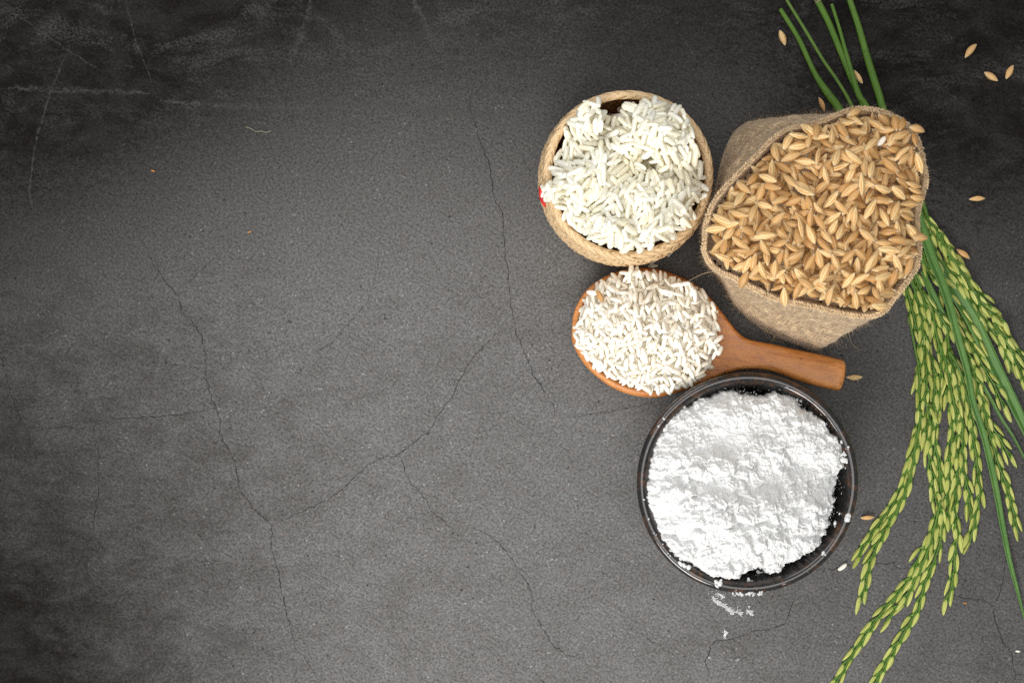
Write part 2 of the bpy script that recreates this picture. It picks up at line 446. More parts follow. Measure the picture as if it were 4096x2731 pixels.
STRAW_IN = m_straw('straw_inside', (0.36, 0.17, 0.06), (0.50, 0.27, 0.11), (0.16, 0.07, 0.03))
BURLAP = m_burlap()
FIBRE = m_simple('jute_fibre', (0.50, 0.36, 0.21), 0.7, 0.2)
THREAD = m_simple('hem_thread', (0.68, 0.49, 0.29), 0.75, 0.35, 600)
GLAZE = m_glaze(); FLOUR = m_flour(); DUST = m_dust()
STEM = m_plant('green_stem', (0.060, 0.150, 0.012), (0.10, 0.21, 0.022), 5)
LEAF = m_plant('green_leaf', (0.055, 0.150, 0.022), (0.090, 0.205, 0.036), 7, 0.45)
NODE = m_simple('stem_node', (0.26, 0.27, 0.13), 0.6)
RED = m_simple('red_thread', (0.62, 0.02, 0.015), 0.5)
ORANGE = m_simple('orange_fleck', (0.62, 0.24, 0.04), 0.6)
DARKSEED = m_simple('dark_seed', (0.06, 0.055, 0.05), 0.6)

# ------------------------------------------------------------------ the stone table top
tx, ty, td = 0.62, 0.48, 0.03
V = [(x * tx, y * ty, z) for z in (-td, 0) for x, y in ((-1, -1), (1, -1), (1, 1), (-1, 1))]
F = [(4, 5, 6, 7), (3, 2, 1, 0), (0, 1, 5, 4), (1, 2, 6, 5), (2, 3, 7, 6), (3, 0, 4, 7)]
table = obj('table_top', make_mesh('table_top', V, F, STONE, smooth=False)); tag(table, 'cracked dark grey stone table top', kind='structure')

def ribbon(P2, width, z, jitter, step=0.0006, seed=0, taper=True):
    P = resample(np.c_[P2[:, :2], np.zeros(len(P2))], step); n = len(P)
    T = tangents(P); N_ = np.stack([-T[:, 1], T[:, 0], 0 * T[:, 0]], 1)
    s = np.arange(n) * step
    off = jitter * (fbm(s * 280, s * 0 + 3.3, 4, seed, 0.65))
    P = P + N_ * off[:, None]
    w = width * (0.75 + 0.6 * vnoise(s * 420, s * 0 + 7.7, seed + 5))
    if taper: w = w * np.clip(np.minimum(np.arange(n), n - 1 - np.arange(n)) / (n * 0.12 + 1), 0.25, 1)
    P[:, 2] = z
    L = P - N_ * w[:, None] / 2; R = P + N_ * w[:, None] / 2
    V = np.concatenate([L, P, R]); F = []
    for i in range(n - 1):
        F.append((i, i + 1, n + i + 1, n + i)); F.append((n + i, n + i + 1, 2 * n + i + 1, 2 * n + i))
    F = [tuple(reversed(f)) for f in F]
    F = [tuple(reversed(f)) for f in F]
    G = np.concatenate([np.stack([s, np.full(n, q), 0 * s], 1) for q in (-1.0, 0.0, 1.0)])
    return V, F, G

cracks = [
    (1.0, [(1888,304),(1880,429),(1911,536),(1955,652),(1978,795),(2009,857),(2020,1009),(2040,1152),(2049,1250),(2063,1321),(2094,1400),(2135,1500),(2190,1578),(2218,1641),(2202,1743)]),
    (0.9, [(2060,1308),(1980,1337),(1898,1419),(1853,1492),(1816,1574),(1743,1674),(1716,1720),(1661,1765),(1597,1816),(1533,1829),(1488,1848),(1424,1907),(1369,1957),(1305,2003),(1205,2044),(1141,2076),(1086,2096)]),
    (1.15, [(527,875),(571,973),(616,1063),(670,1134),(710,1179),(728,1241),(768,1286),(808,1348),(824,1437),(820,1483),(849,1601),(881,1670),(881,1738),(931,1829),(954,1921),(958,1957),(1031,2053),(1086,2096),(1086,2185),(1113,2286),(1136,2413),(1159,2495),(1185,2591),(1241,2660),(1290,2745)]),
    (0.6, [(710,1170),(777,1107),(839,1054),(902,982)]),
    (0.8, [(-20,1380),(0,1419),(27,1519),(64,1629),(91,1692),(119,1733),(119,1866)]),
    (0.75, [(119,1727),(265,1704),(365,1724)]),
    (0.9, [(365,1702),(420,1672),(548,1670),(730,1656),(849,1638)]),
    (0.75, [(397,1738),(394,1848),(392,1975),(365,2140),(310,2258),(278,2395),(274,2468),(228,2578),(196,2705)]),
    (0.65, [(1518,911),(1509,1071),(1473,1205),(1385,1300),(1332,1364),(1278,1400),(1232,1450)]),
    (0.85, [(1597,1816),(1634,1920),(1707,2003),(1725,2044),(1825,2121)]),
    (0.75, [(1862,2085),(1962,2144),(2026,2206),(2080,2285),(2128,2363),(2124,2426),(2167,2513),(2214,2583),(2277,2622),(2340,2638)]),
    (0.7, [(2269,1673),(2371,1653),(2442,1649),(2481,1633),(2567,1622),(2669,1594)]),
    (0.7, [(2371,2391),(2426,2403),(2481,2434),(2528,2513),(2606,2560),(2685,2611)]),
    (0.8, [(3196,2351),(3174,2403),(3156,2459),(3134,2495),(3076,2514),(3015,2520),(2972,2541),(2926,2557),(2864,2557),(2843,2581),(2837,2612),(2821,2640),(2834,2679),(2825,2740)]),
    (0.8, [(3281,2271),(3303,2270),(3334,2278),(3367,2268),(3460,2235),(3502,2256),(3574,2249),(3589,2274),(3646,2278)]),
    (1.0, [(3733,2343),(3819,2383),(3928,2401),(3974,2422),(3982,2480),(4007,2567),(4043,2610),(4057,2668),(4072,2745)]),
    (0.8, [(4021,2213),(4018,2292),(3992,2386),(3978,2415)]),
    (1.0, [(3929,170),(3936,219),(3965,277),(4005,348),(4012,473),(4054,527),(4110,600)]),
    (0.9, [(3987,366),(3894,411),(3809,460),(3737,500),(3693,518),(3666,540)]),
    (0.8, [(3054,98),(3077,147),(3108,214),(3139,286),(3166,357),(3170,388)]),
    (1.0, [(125,384),(98,518),(45,598),(0,661),(-10,740)]),
    (0.6, [(1259,98),(1187,232),(1143,375),(1152,500)]),
    (0.7, [(2800,546),(2930,550)]),
    (0.5, [(824,1418),(900,1412),(990,1406)]),
]
for i, (k, pts) in enumerate(cracks):
    V, F, G = ribbon(WP(pts), 0.00066 * (0.5 + 0.5 * k), 0.00006 + i * 2e-6, 0.00055, seed=i * 13)
    o = obj('crack', make_mesh('crack', V, F, CRACK if k > 0.7 else HAIR, G), table)
scuffs = [
    (0.0011, [(18,27),(250,187),(420,295)]), (0.0013, [(500,-10),(545,170),(589,277),(607,330)]),
    (0.0018, [(268,214),(205,357),(152,536),(134,625),(116,768),(143,893)]),
    (0.0045, [(0,352),(300,362),(600,372)]), (0.0055, [(640,405),(1000,430),(1500,425),(1900,460),(2160,470)]),
    (0.0012, [(560,2350),(760,2500),(1000,2620)]), (0.0015, [(330,2260),(480,2420),(600,2520)]),
    (0.0010, [(900,2630),(1070,2640)]), (0.0012, [(2700,110),(2780,230),(2700,400)]), (0.0010, [(2830,330),(2870,210),(2920,60)]),
    (0.0012, [(3480,1180),(3500,1280),(3530,1340)]), (0.0008, [(3290,2583),(3370,2580)]),
    (0.004, [(560,2380),(900,2560),(1180,2640)]), (0.006, [(1650,-10),(1700,100),(1730,180)]), (0.005, [(1250,-10),(1210,120),(1160,260)]),
]
for i, (w, pts) in enumerate(scuffs):
    V, F, G = ribbon(WP(pts), w, 0.00004 + i * 1e-6, 0.0003 if w < 0.002 else 0.0006, seed=i * 7 + 300)
    obj('scratch', make_mesh('scratch', V, F, SCUFF, G), table)

# ------------------------------------------------------------------ grains
def grain_arrays(L, w, t, kind, seed):
    r = np.random.default_rng(seed)
    nl, na = (13, 14) if kind in ('paddy', 'green') else (10, 10)
    us = np.linspace(0, 1, nl + 2)[1:-1]
    us = 0.5 - 0.5 * np.cos(us * math.pi) * 1.0
    bend = r.uniform(-0.05, 0.05) * L; twist = r.uniform(-0.15, 0.15); asym = r.uniform(-0.08, 0.08)
    V = []; G = []
    a = np.linspace(0, 2 * math.pi, na, endpoint=False)
    for u in us:
        x = (u - 0.5)
        if kind == 'raw': prof = (1 - abs(2 * x) ** 2.6) ** 0.55
        elif kind == 'cooked': prof = (1 - abs(2 * x) ** 3.6) ** 0.5 * (1 + asym * 2.5 * x)
        elif kind == 'green': prof = max(0, (1 - abs(2 * x) ** 2.1)) ** 0.72 * (1 - 0.30 * x + asym * x) + 0.02
        else: prof = max(0, (1 - abs(2 * x) ** 1.75)) ** 0.82 * (1 + asym * 2 * x) + 0.03
        if kind in ('paddy', 'green'):
            rid = 1 + 0.055 * np.cos(np.cos(a) * 7.8) * -1
            keel = 1 + 0.06 * (np.abs(np.cos(a)) > 0.97)
            rr = prof * rid * keel
        else: rr = prof * (1 + 0.04 * np.cos(2 * a + seed) + (0.03 * np.sin(9 * u + a * 2) if kind == 'cooked' else 0))
        b = bend * (1 - (2 * x) ** 2); aa = a + twist * x
        V += list(np.stack([np.full(na, x * L), w / 2 * rr * np.cos(aa) + b, t / 2 * rr * np.sin(aa)], 1))
        G += list(np.stack([np.full(na, u), np.cos(a), np.sin(a)], 1))
    n = len(us)
    V += [(-L / 2, 0, 0), (L / 2, bend * 0.2, 0)]; G += [(0, 0, 0), (1, 0, 0)]
    F = []
    for i in range(n - 1):
        for k in range(na):
            l = (k + 1) % na; F.append((i * na + k, (i + 1) * na + k, (i + 1) * na + l, i * na + l))
    for k in range(na):
        l = (k + 1) % na
        F.append((n * na, k, l)); F.append((n * na + 1, (n - 1) * na + l, (n - 1) * na + k))
    F = [tuple(reversed(f)) for f in F]
    return np.array(V, float), F, np.array(G, float)

KINDS = {'paddy': (0.0083, 0.0031, 0.0021, PADDY), 'raw': (0.0054, 0.0021, 0.0017, RAW),
         'cooked': (0.0076, 0.0028, 0.0020, COOKED), 'green': (0.0084, 0.0022, 0.0017, GREEN)}
NAMES = {'paddy': 'unhusked_rice_grain', 'raw': 'white_rice_grain', 'cooked': 'cooked_rice_grain', 'green': 'green_spikelet'}
LIB = {}
for kd, (L, w, t, mt) in KINDS.items():
    LIB[kd] = []
    for v in range(15):
        rr = np.random.default_rng(v * 31 + len(kd))
        l = L * rr.uniform(0.90, 1.10); ww = w * rr.uniform(0.88, 1.12); tt = t * rr.uniform(0.9, 1.1)
        V, F, G = grain_arrays(l, ww, tt, kd, v)
        tone = [0.03, 0.40, 0.85][v % 3] + rr.uniform(-0.08, 0.08) + (0.35 if v == 8 else 0)
        LIB[kd].append(dict(V=V, F=F, G=G, L=l, w=ww, t=tt, tone=tone, mesh=make_mesh(NAMES[kd], V, F, mt, G, tone)))

def grain_matrix(x, y, z, th, pitch, roll):
    d = Vector((math.cos(th) * math.cos(pitch), math.sin(th) * math.cos(pitch), math.sin(pitch)))
    side = Vector((-math.sin(th), math.cos(th), 0)); up = d.cross(side)
    s2 = side * math.cos(roll) + up * math.sin(roll); u2 = d.cross(s2)
    return Matrix(((d.x, s2.x, u2.x, x), (d.y, s2.y, u2.y, y), (d.z, s2.z, u2.z, z), (0, 0, 0, 1)))

class Heap:
    """height grid on which grains are laid one after another, each resting on what lies below"""
    def __init__(s, x0, y0, x1, y1, res=0.0003):
        s.x0, s.y0, s.res = x0, y0, res
        s.nx = int((x1 - x0) / res) + 1; s.ny = int((y1 - y0) / res) + 1
        s.X, s.Y = np.meshgrid(x0 + np.arange(s.nx) * res, y0 + np.arange(s.ny) * res)
        s.Z = np.zeros((s.ny, s.nx)); s.ID = np.full((s.ny, s.nx), -1); s.items = []
    def at(s, x, y):
        i = np.clip(((np.asarray(y) - s.y0) / s.res).astype(int), 0, s.ny - 1)
        j = np.clip(((np.asarray(x) - s.x0) / s.res).astype(int), 0, s.nx - 1)
        return s.Z[i, j]
    def drop(s, kd, var, x, y, th, sink=0.12, pn=0.0, maxp=0.6, roll=0.0, lift=0.0, scale=1.0):
        g = LIB[kd][var]; L, w, t = g['L'] * scale, g['w'] * scale, g['t'] * scale
        q = np.array([-0.44, -0.25, 0, 0.25, 0.44]) * L; c, sn = math.cos(th), math.sin(th)
        hs = np.maximum(s.at(x + q * c - w * 0.22 * sn, y + q * sn + w * 0.22 * c), s.at(x + q * c + w * 0.22 * sn, y + q * sn - w * 0.22 * c))
        slope = np.polyfit(q, hs, 1)[0]
        p = float(np.clip(slope + pn, -maxp, maxp))
        bot = t / 2 * np.sqrt(np.maximum(0, 1 - (2 * q / L) ** 2))
        z = float(np.max(hs - p * q + bot)) - sink * t + lift
        pitch = math.atan(p)
        i0 = max(0, int((y - L / 2 - s.y0) / s.res)); i1 = min(s.ny, int((y + L / 2 - s.y0) / s.res) + 2)
        j0 = max(0, int((x - L / 2 - s.x0) / s.res)); j1 = min(s.nx, int((x + L / 2 - s.x0) / s.res) + 2)
        dx = s.X[i0:i1, j0:j1] - x; dy = s.Y[i0:i1, j0:j1] - y
        a = (dx * c + dy * sn) / math.cos(pitch); b = -dx * sn + dy * c
        e = (2 * a / L) ** 2 + (2 * b / w) ** 2
        top = z + p * a * math.cos(pitch) + t / 2 * np.sqrt(np.maximum(0, 1 - e))
        m = (e < 1) & (top > s.Z[i0:i1, j0:j1])
        s.Z[i0:i1, j0:j1][m] = top[m]; s.ID[i0:i1, j0:j1][m] = len(s.items)
        s.items.append(dict(kd=kd, var=var, x=x, y=y, z=z, th=th, pitch=pitch, roll=roll, scale=scale))
        return s.items[-1]

def item_matrix(it): return grain_matrix(it['x'], it['y'], it['z'], it['th'], it['pitch'], it['roll']) @ Matrix.Scale(it.get('scale', 1), 4)

def orient_word(th):
    d = math.degrees(th) % 180
    return 'lying level' if d < 22 or d > 158 else 'slanting uphill' if d < 68 else 'set upright' if d < 112 else 'slanting downhill'

HOURS = 'twelve one two three four five six seven eight nine ten eleven'.split()
def spot(x, y, cx, cy, r1):
    r = math.hypot(x - cx, y - cy) / r1; h = int(round((90 - math.degrees(math.atan2(y - cy, x - cx))) / 30)) % 12
    ring = 'central' if r < 0.30 else 'inner' if r < 0.52 else 'midway' if r < 0.72 else 'outer' if r < 0.88 else 'outermost'
    return ring, HOURS[h] + " o'clock"

def emit(heap, limit, group, labeler, cat, stuff_name, stuff_label, stuff_cat, mat, core=None, forced=()):
    cnt = np.bincount(heap.ID[heap.ID >= 0].ravel(), minlength=len(heap.items))
    order = [i for i in np.argsort(-cnt) if cnt[i] > 0]
    single = [i for i in order if i not in forced][:limit] + list(forced)
    ss = set(single); rest = MB()
    if core is not None: rest.add(*core)
    for i in order:
        if i in ss: continue
        it = heap.items[i]; g = LIB[it['kd']][it['var']]; M = np.array(item_matrix(it))
        rest.add(g['V'] @ M[:3, :3].T + M[:3, 3], g['F'], g['G'], g['tone'])
    if rest.n:
        tag(obj(stuff_name, rest.mesh(stuff_name, mat)), stuff_label, stuff_cat, None, 'stuff')
    for i in single:
        it = heap.items[i]; g0 = LIB[it['kd']][it['var']]; it['seen'] = 'exposed ' if cnt[i] * heap.res ** 2 > 0.68 * math.pi / 4 * g0['L'] * g0['w'] else 'overlapped '; g = LIB[it['kd']][it['var']]
        o = obj(NAMES[it['kd']], g['mesh']); o.matrix_world = item_matrix(it)
        it['lab'] = it.get('label') or labeler(it, ['pale', 'golden', 'brownish'][it['var'] % 3]); it['obj'] = o
    cells = {}
    for i in single: cells.setdefault(heap.items[i]['lab'], []).append(heap.items[i])
    for lab, its in cells.items():
        its.sort(key=lambda q: LIB[q['kd']][q['var']]['L'] * q['scale'])
        for k, it in enumerate(its):
            more = '' if len(its) == 1 else ', the shorter' if k == 0 else ', the longer' if k == len(its) - 1 else ', neither longest nor shortest'
            if len(its) > 2: more = {', the shorter': ', the shortest', ', the longer': ', the longest'}.get(more, ', midsized')
            tag(it['obj'], lab + more, cat, group)

# ------------------------------------------------------------------ woven basket
RB = 0.0343; zB = 0.046
bc = W(2512, 700, zB)
basket = empty('woven_basket', (bc[0], bc[1], 0), 'small round straw basket with braided rim, filled with cooked rice', 'basket')
def wall_r(z): return RB * (0.84 + 0.20 * math.sin(min(1, z / 0.027) * math.pi / 2)) - max(0, z - 0.030) ** 1.5 * 1.2
wz = np.array([0.0003, 0.002, 0.006, 0.012, 0.018, 0.024, 0.030, 0.036, 0.041, 0.045])
nA = 96; aa = np.linspace(0, 2 * math.pi, nA, endpoint=False)
mb = MB(); V = []; G = []
prof = [(0.0001, 0.0006)] + [(wall_r(z) * 0.985, z) for z in wz] + [(wall_r(z) * 0.985 - 0.0016, z) for z in wz[::-1]] + [(0.0001, 0.0022)]
for j, (r, z) in enumerate(prof):
    V += list(np.stack([r * np.cos(aa), r * np.sin(aa), np.full(nA, z)], 1)); G += [(z * 40, math.sin(a * 70 + z * 500) * 0.8, 0) for a in aa]
F = [(j * nA + k, j * nA + (k + 1) % nA, (j + 1) * nA + (k + 1) % nA, (j + 1) * nA + k) for j in range(len(prof) - 1) for k in range(nA)]
obj('basket_wall', make_mesh('basket_wall', V, F, STRAW_IN, G, 0.5), basket)

def strip_mesh(fn, nu, nv, thick, dome, ramp_, tone):
    """a flat straw: fn(u, v, lift) with u along, v across in -1..1"""
    V = []; G = []
    for i in range(nu):
        u = i / (nu - 1)
        for j in range(nv):
            v = -1 + 2 * j / (nv - 1)
            lift = thick + dome * (1 - v * v) + ramp_ * (v + 1) / 2
            V.append(fn(u, v, lift)); G.append((u * 3, v, 0))
    for i in range(nu):
        u = i / (nu - 1)
        for v in (-1, 1): V.append(fn(u, v, -0.0003)); G.append((u * 3, v, 0))
    F = []
    for i in range(nu - 1):
        for j in range(nv - 1):
            F.append((i * nv + j, i * nv + j + 1, (i + 1) * nv + j + 1, (i + 1) * nv + j))
    b = nu * nv
    for i in range(nu - 1):
        F.append((b + 2 * i, i * nv, (i + 1) * nv, b + 2 * i + 2)); F.append((i * nv + nv - 1, b + 2 * i + 1, b + 2 * i + 3, (i + 1) * nv + nv - 1))
    return np.array(V), F, np.array(G)

NW = 54
for fam in (0, 1):
    for k in range(NW):
        a0 = 2 * math.pi * k / NW + fam * 0.03; hw = 2 * math.pi / NW * (0.62 if fam == 0 else 0.30)
        tone = rng.random(); jit = rng.normal(0, 0.012)
        sg = 1 if fam == 0 else -1
        def fn(u, v, lift, a0=a0, hw=hw, sg=sg, jit=jit, fam=fam):
            z = 0.001 + 0.0435 * u; a = a0 + sg * (0.85 if fam == 0 else 0.7) * u + v * hw + jit * math.sin(u * 3)
            wv = 0.00035 * math.sin((u * 14 + k * 1.0) * math.pi) * (1 if fam == 0 else -1.3)
            r = wall_r(z) + lift + wv
            return (r * math.cos(a), r * math.sin(a), z)
        V, F, G = strip_mesh(fn, 22, 4, 0.0002, 0.0003, 0.0005, tone)
        obj('straw_strip', make_mesh('straw_strip', V, F, STRAW, G, tone), basket)

rim = obj('braided_rim', make_mesh('braided_rim', *(lambda t: (t[0], t[1], STRAW, t[2], 0.8))(tube(np.stack([(RB - 0.0012) * np.cos(aa), (RB - 0.0012) * np.sin(aa), np.full(nA, zB - 0.0008)], 1), 0.0011, 10, True))), basket)
NR = 50
for fam in (0, 1):
    for k in range(NR):
        a0 = 2 * math.pi * (k + 0.5 * fam) / NR; tone = rng.random() * 0.9; hw = 2 * math.pi / NR * 0.70
        js = rng.normal(0, 0.02)
        def fn(u, v, lift, a0=a0, fam=fam, hw=hw, js=js):
            psi = math.radians(112 - 150 * u) if fam == 0 else math.radians(68 + 150 * u)
            a = a0 + 0.22 * u + v * hw * (1 - 0.25 * u) + js
            R = 0.0014 + lift
            rr = RB - 0.0012 + R * 1.02 * math.cos(psi); z = zB - 0.0006 + R * math.sin(psi)
            wob = 1 + 0.006 * math.sin(3 * a + 1)
            return (rr * wob * math.cos(a), rr * wob * math.sin(a), z + 0.0007 * math.sin(2 * a))
        V, F, G = strip_mesh(fn, 10, 4, 0.0, 0.00016, 0.00040, tone)
        obj('braid_strand', make_mesh('braid_strand', V, F, STRAW, G, tone), rim)
P = []
for u in np.linspace(0, 1, 8):
    a = math.radians(186 + 14 * u); z = 0.037 + 0.001 * math.sin(u * 9); r = wall_r(z) + 0.0011
    P.append((r * math.cos(a), r * math.sin(a), z))
V, F, G = tube(np.array(P), [0.0007, 0.001, 0.0011, 0.001, 0.0011, 0.001, 0.0009, 0.0005], 7)
tag(obj('red_thread', make_mesh('red_thread', V, F, RED, G), basket), 'small red thread caught in the outer weave')

# cooked rice
hp = Heap(bc[0] - 0.042, bc[1] - 0.042, bc[0] + 0.042, bc[1] + 0.042)
R = np.hypot(hp.X - bc[0], hp.Y - bc[1])
def bump_at(px, py, r, h, z=0.05):
    w = W(px, py, z); return h * np.exp(-((hp.X - w[0]) ** 2 + (hp.Y - w[1]) ** 2) / (2 * (r * S * 0.93) ** 2))
base = 0.0352 + 0 * R
for b in [(2640,520,95,0.016),(2530,560,70,0.009),(2310,520,55,0.012),(2345,440,35,0.012),(2260,760,85,0.010),(2340,690,60,0.006),
          (2560,760,70,0.008),(2420,800,70,0.008),(2700,760,90,0.008),(2540,930,120,0.013),(2380,920,60,0.008),(2740,880,70,0.009),
          (2730,600,55,0.008),(2800,660,40,0.005),(2660,960,60,0.010),(2410,640,40,0.007),(2190,770,28,0.012),(2420,985,50,0.007)]:
    base = base + 1.45 * bump_at(*b)
for b in [(2580,680,40,-0.007),(2380,860,32,-0.006),(2620,825,30,-0.004),(2450,480,45,-0.006),(2560,640,30,-0.004),(2690,680,30,-0.005),(2330,830,30,-0.004)]:
    base = base + 1.45 * bump_at(*b)
base = base + 0.0024 * fbm(hp.X * 95, hp.Y * 95, 3, 5)
ex, ey = W(2505, 712, 0.05)[:2]
edge = np.hypot((hp.X - ex) / 0.0320, (hp.Y - ey) / 0.0320) + 0.09 * fbm(hp.X * 70, hp.Y * 70, 3, 8) \
    - bump_at(2340, 470, 45, 0.22) - bump_at(2195, 775, 30, 0.16) - bump_at(2700, 500, 60, 0.08) + bump_at(2270, 560, 30, 0.10) + bump_at(2450, 430, 30, 0.12) + bump_at(2210, 890, 40, 0.12) + bump_at(2800, 540, 40, 0.10)
fall = np.clip((1.0 - edge) / 0.20, 0, 1) ** 0.6
zfloor = 0.016
base = zfloor + (base - zfloor) * fall
hp.Z = np.where((R > RB - 0.0035) & (R < RB + 0.001), zB + 0.002, np.where(R < RB - 0.003, base + 0.0001, 0.0))
hp.Z = np.where((R < RB - 0.0035) & (edge > 1.05), 0.012, hp.Z)
cstep = 2
cz = np.clip(base + 0.0001 + 0.0004 * fbm(hp.X * 420, hp.Y * 420, 2, 66), 0.01, 1); cm = R[::cstep, ::cstep] < RB - 0.0042
CX, CY, CZ = hp.X[::cstep, ::cstep], hp.Y[::cstep, ::cstep], cz[::cstep, ::cstep]
idx = -np.ones(CX.shape, int); idx[cm] = np.arange(cm.sum())
cV = np.stack([CX[cm], CY[cm], CZ[cm]], 1)
cF = [(idx[i, j], idx[i, j + 1], idx[i + 1, j + 1], idx[i + 1, j]) for i in range(CX.shape[0] - 1) for j in range(CX.shape[1] - 1)
      if min(idx[i, j], idx[i, j + 1], idx[i + 1, j + 1], idx[i + 1, j]) >= 0]
n_done = 0
placed = 0
while placed < 1000:
    best = None
    for _ in range(2):
        a = rng.uniform(0, 2 * math.pi); r = 0.036 * math.sqrt(rng.random()); x = ex + r * math.cos(a); y = ey + r * math.sin(a)
        i = int((y - hp.y0) / hp.res); j = int((x - hp.x0) / hp.res)
        if not (0 <= i < hp.ny and 0 <= j < hp.nx) or edge[i, j] > 0.95: continue
        gap = hp.Z[i, j] - base[i, j]
        if best is None or gap < best[0]: best = (gap, x, y, i, j)
    n_done += 1
    if n_done > 9000: break
    if best is None or best[0] > 0.0023: continue
    _, x, y, i, j = best
    # neighbours in a clump lie roughly the same way
    th0 = 2.6 * float(fbm(np.array([x * 75]), np.array([y * 75]), 1, 21)[0]) + math.pi * 0.55
    th = th0 + rng.normal(0, 0.5) if rng.random() < 0.75 else rng.uniform(0, math.pi)
    hp.drop('cooked', int(rng.integers(15)), x, y, th, sink=0.66, pn=rng.normal(0, 0.11), maxp=0.9, roll=rng.uniform(0, 6.28), scale=rng.uniform(0.74, 1.14))
    placed += 1
def lab_cooked(it, tone):
    ring, h = spot(it['x'], it['y'], ex, ey, 0.031)
    return f"{ring} {it['seen']}cooked rice grain {orient_word(it['th'])} at {h} in the basket"
emit(hp, 300, 'cooked rice grains in the basket', lab_cooked, 'rice grain', 'cooked_rice', 'clump of sticky white cooked rice filling the basket', 'cooked rice', COOKED,
     core=(cV, cF, np.zeros((len(cV), 3)), 0.3))

# ------------------------------------------------------------------ wooden spoon
out_px = [(2287,1323),(2294,1260),(2314,1206),(2348,1157),(2406,1113),(2470,1084),(2534,1069),(2592,1069),(2651,1079),(2714,1101),(2778,1132),(2827,1172),(2866,1216),(2900,1260),(2930,1299),(2959,1333),(2993,1355),(3042,1367),(3106,1379),(3179,1396),(3252,1411),(3326,1428),(3366,1438),
          (3376,1448),(3378,1462),(3375,1499),(3366,1538),(3358,1556),(3348,1561),(3326,1558),(3252,1541),(3179,1519),(3130,1499),(3081,1484),(3032,1477),(2983,1477),(2949,1482),(2905,1494),(2860,1512),(2805,1536),(2739,1563),(2690,1577),(2631,1590),(2568,1587),(2504,1573),(2446,1548),(2397,1514),(2358,1480),(2323,1436),(2299,1392),(2288,1357)]
ZS = 0.0165
OW = WP(out_px, ZS)
sp_o = np.array(W(2590, 1327, ZS)); ang = -math.atan2(1495 - 1327, 3370 - 2590)
ca, sa = math.cos(ang), math.sin(ang)
loc2 = np.stack([(OW[:, 0] - sp_o[0]) * ca + (OW[:, 1] - sp_o[1]) * sa, -(OW[:, 0] - sp_o[0]) * sa + (OW[:, 1] - sp_o[1]) * ca], 1)
loc2 = np.array(smooth_path(np.vstack([loc2, loc2[:1]]), 0.0008))
smin, smax = loc2[:, 0].min(), loc2[:, 0].max()
def crossings(s):
    ys = []
    for i in range(len(loc2) - 1):
        a, b = loc2[i], loc2[i + 1]
        if (a[0] - s) * (b[0] - s) <= 0 and a[0] != b[0]: ys.append(a[1] + (b[1] - a[1]) * (s - a[0]) / (b[0] - a[0]))
    return min(ys), max(ys)
n1 = 90; tt = np.linspace(0.006, 0.994, n1)
stations = smin + (smax - smin) * (0.5 - 0.5 * np.cos(tt * math.pi)) * 1.0
stations = np.sort(np.concatenate([stations, smin + (smax - smin) * np.linspace(0.02, 0.98, 60)]))
RBx = 0.0335; ra_in, rb_in = 0.0305, 0.0252
ntop, nbot = 34, 18
V = []; 
for s in stations:
    lo, hi = crossings(s); c0 = (lo + hi) / 2; hw = max((hi - lo) / 2, 1e-5)
    eb = 1 - (s / RBx) ** 2 if s < 0 else 1 - (s / (RBx * 1.25)) ** 2
    bowlT = 0.0158 * math.sqrt(max(0, eb)); fr = max(0, (s - 0.018)) / 0.03; fr = min(1, fr); fr = fr * fr * (3 - 2 * fr)
    hT = 0.0085; T = bowlT * (1 - fr) + hT * fr if s > 0 else max(bowlT, 0.0003)
    endf = min(1, (smax - s) / 0.0025); endf = math.sqrt(max(0, 1 - (1 - endf) ** 2)) if endf < 1 else 1
    startf = min(1, (s - smin) / 0.0025); startf = math.sqrt(max(0, 1 - (1 - startf) ** 2)) if startf < 1 else 1
    zr = ZS + 0.004 * max(0, s - 0.03) / 0.06
    rr = min(0.0022, hw * 0.6) * endf * startf
    for k in range(ntop + 1):
        v = -1 + 2 * k / ntop
        v = math.copysign(abs(v) ** 0.8, v)
        y = c0 + v * hw
        e = math.sqrt((s / ra_in) ** 2 + ((y) / rb_in) ** 2)
        dep = 0.0125 * (1 - min(1, e) ** 2.6)
        dish = 0.0009 * (1 - v * v) * min(1, max(0, (0.052 - s) / 0.02)) if s > 0.02 else 0
        edge_d = (1 - abs(v)) * hw
        rnd = rr * (1 - math.sqrt(max(0, 1 - (1 - min(1, edge_d / max(rr, 1e-6))) ** 2)))
        crown = 0.0010 * (1 - v * v) * min(1, max(0, (s - 0.045) / 0.02))
        V.append((s, y, zr - dep - dish - rnd + crown - (1 - endf) * 0.002 - (1 - startf) * 0.001))
    for k in range(1, nbot):
        v = 1 - 2 * k / nbot; v = math.copysign(abs(v) ** 0.7, v)
        sh = (1 - abs(v) ** 2.2) ** 0.55
        V.append((s, c0 + v * hw * 0.995, zr - rr - T * 0.9 * sh * (0.3 + 0.7 * min(endf, 1)) ))
nr = ntop + nbot
F = []
for i in range(len(stations) - 1):
    for k in range(nr):
        l = (k + 1) % nr; F.append((i * nr + k, (i + 1) * nr + k, (i + 1) * nr + l, i * nr + l))
F.append(tuple(range(nr))); F.append(tuple(reversed(range((len(stations) - 1) * nr, len(stations) * nr))))
V = np.array(V); V[:, 2] -= V[:, 2].min() - 0.0001
zshift = -(np.array(V)[:, 2].max())
spoon = obj('wooden_spoon', make_mesh('wooden_spoon', V, F, WOOD)); spoon.location = (sp_o[0], sp_o[1], 0); spoon.rotation_euler = (0, 0, ang)
tag(spoon, 'wide short-handled wooden spoon heaped with white raw rice', 'spoon')
ZR = float(V[:, 2].max()) - 0.0045

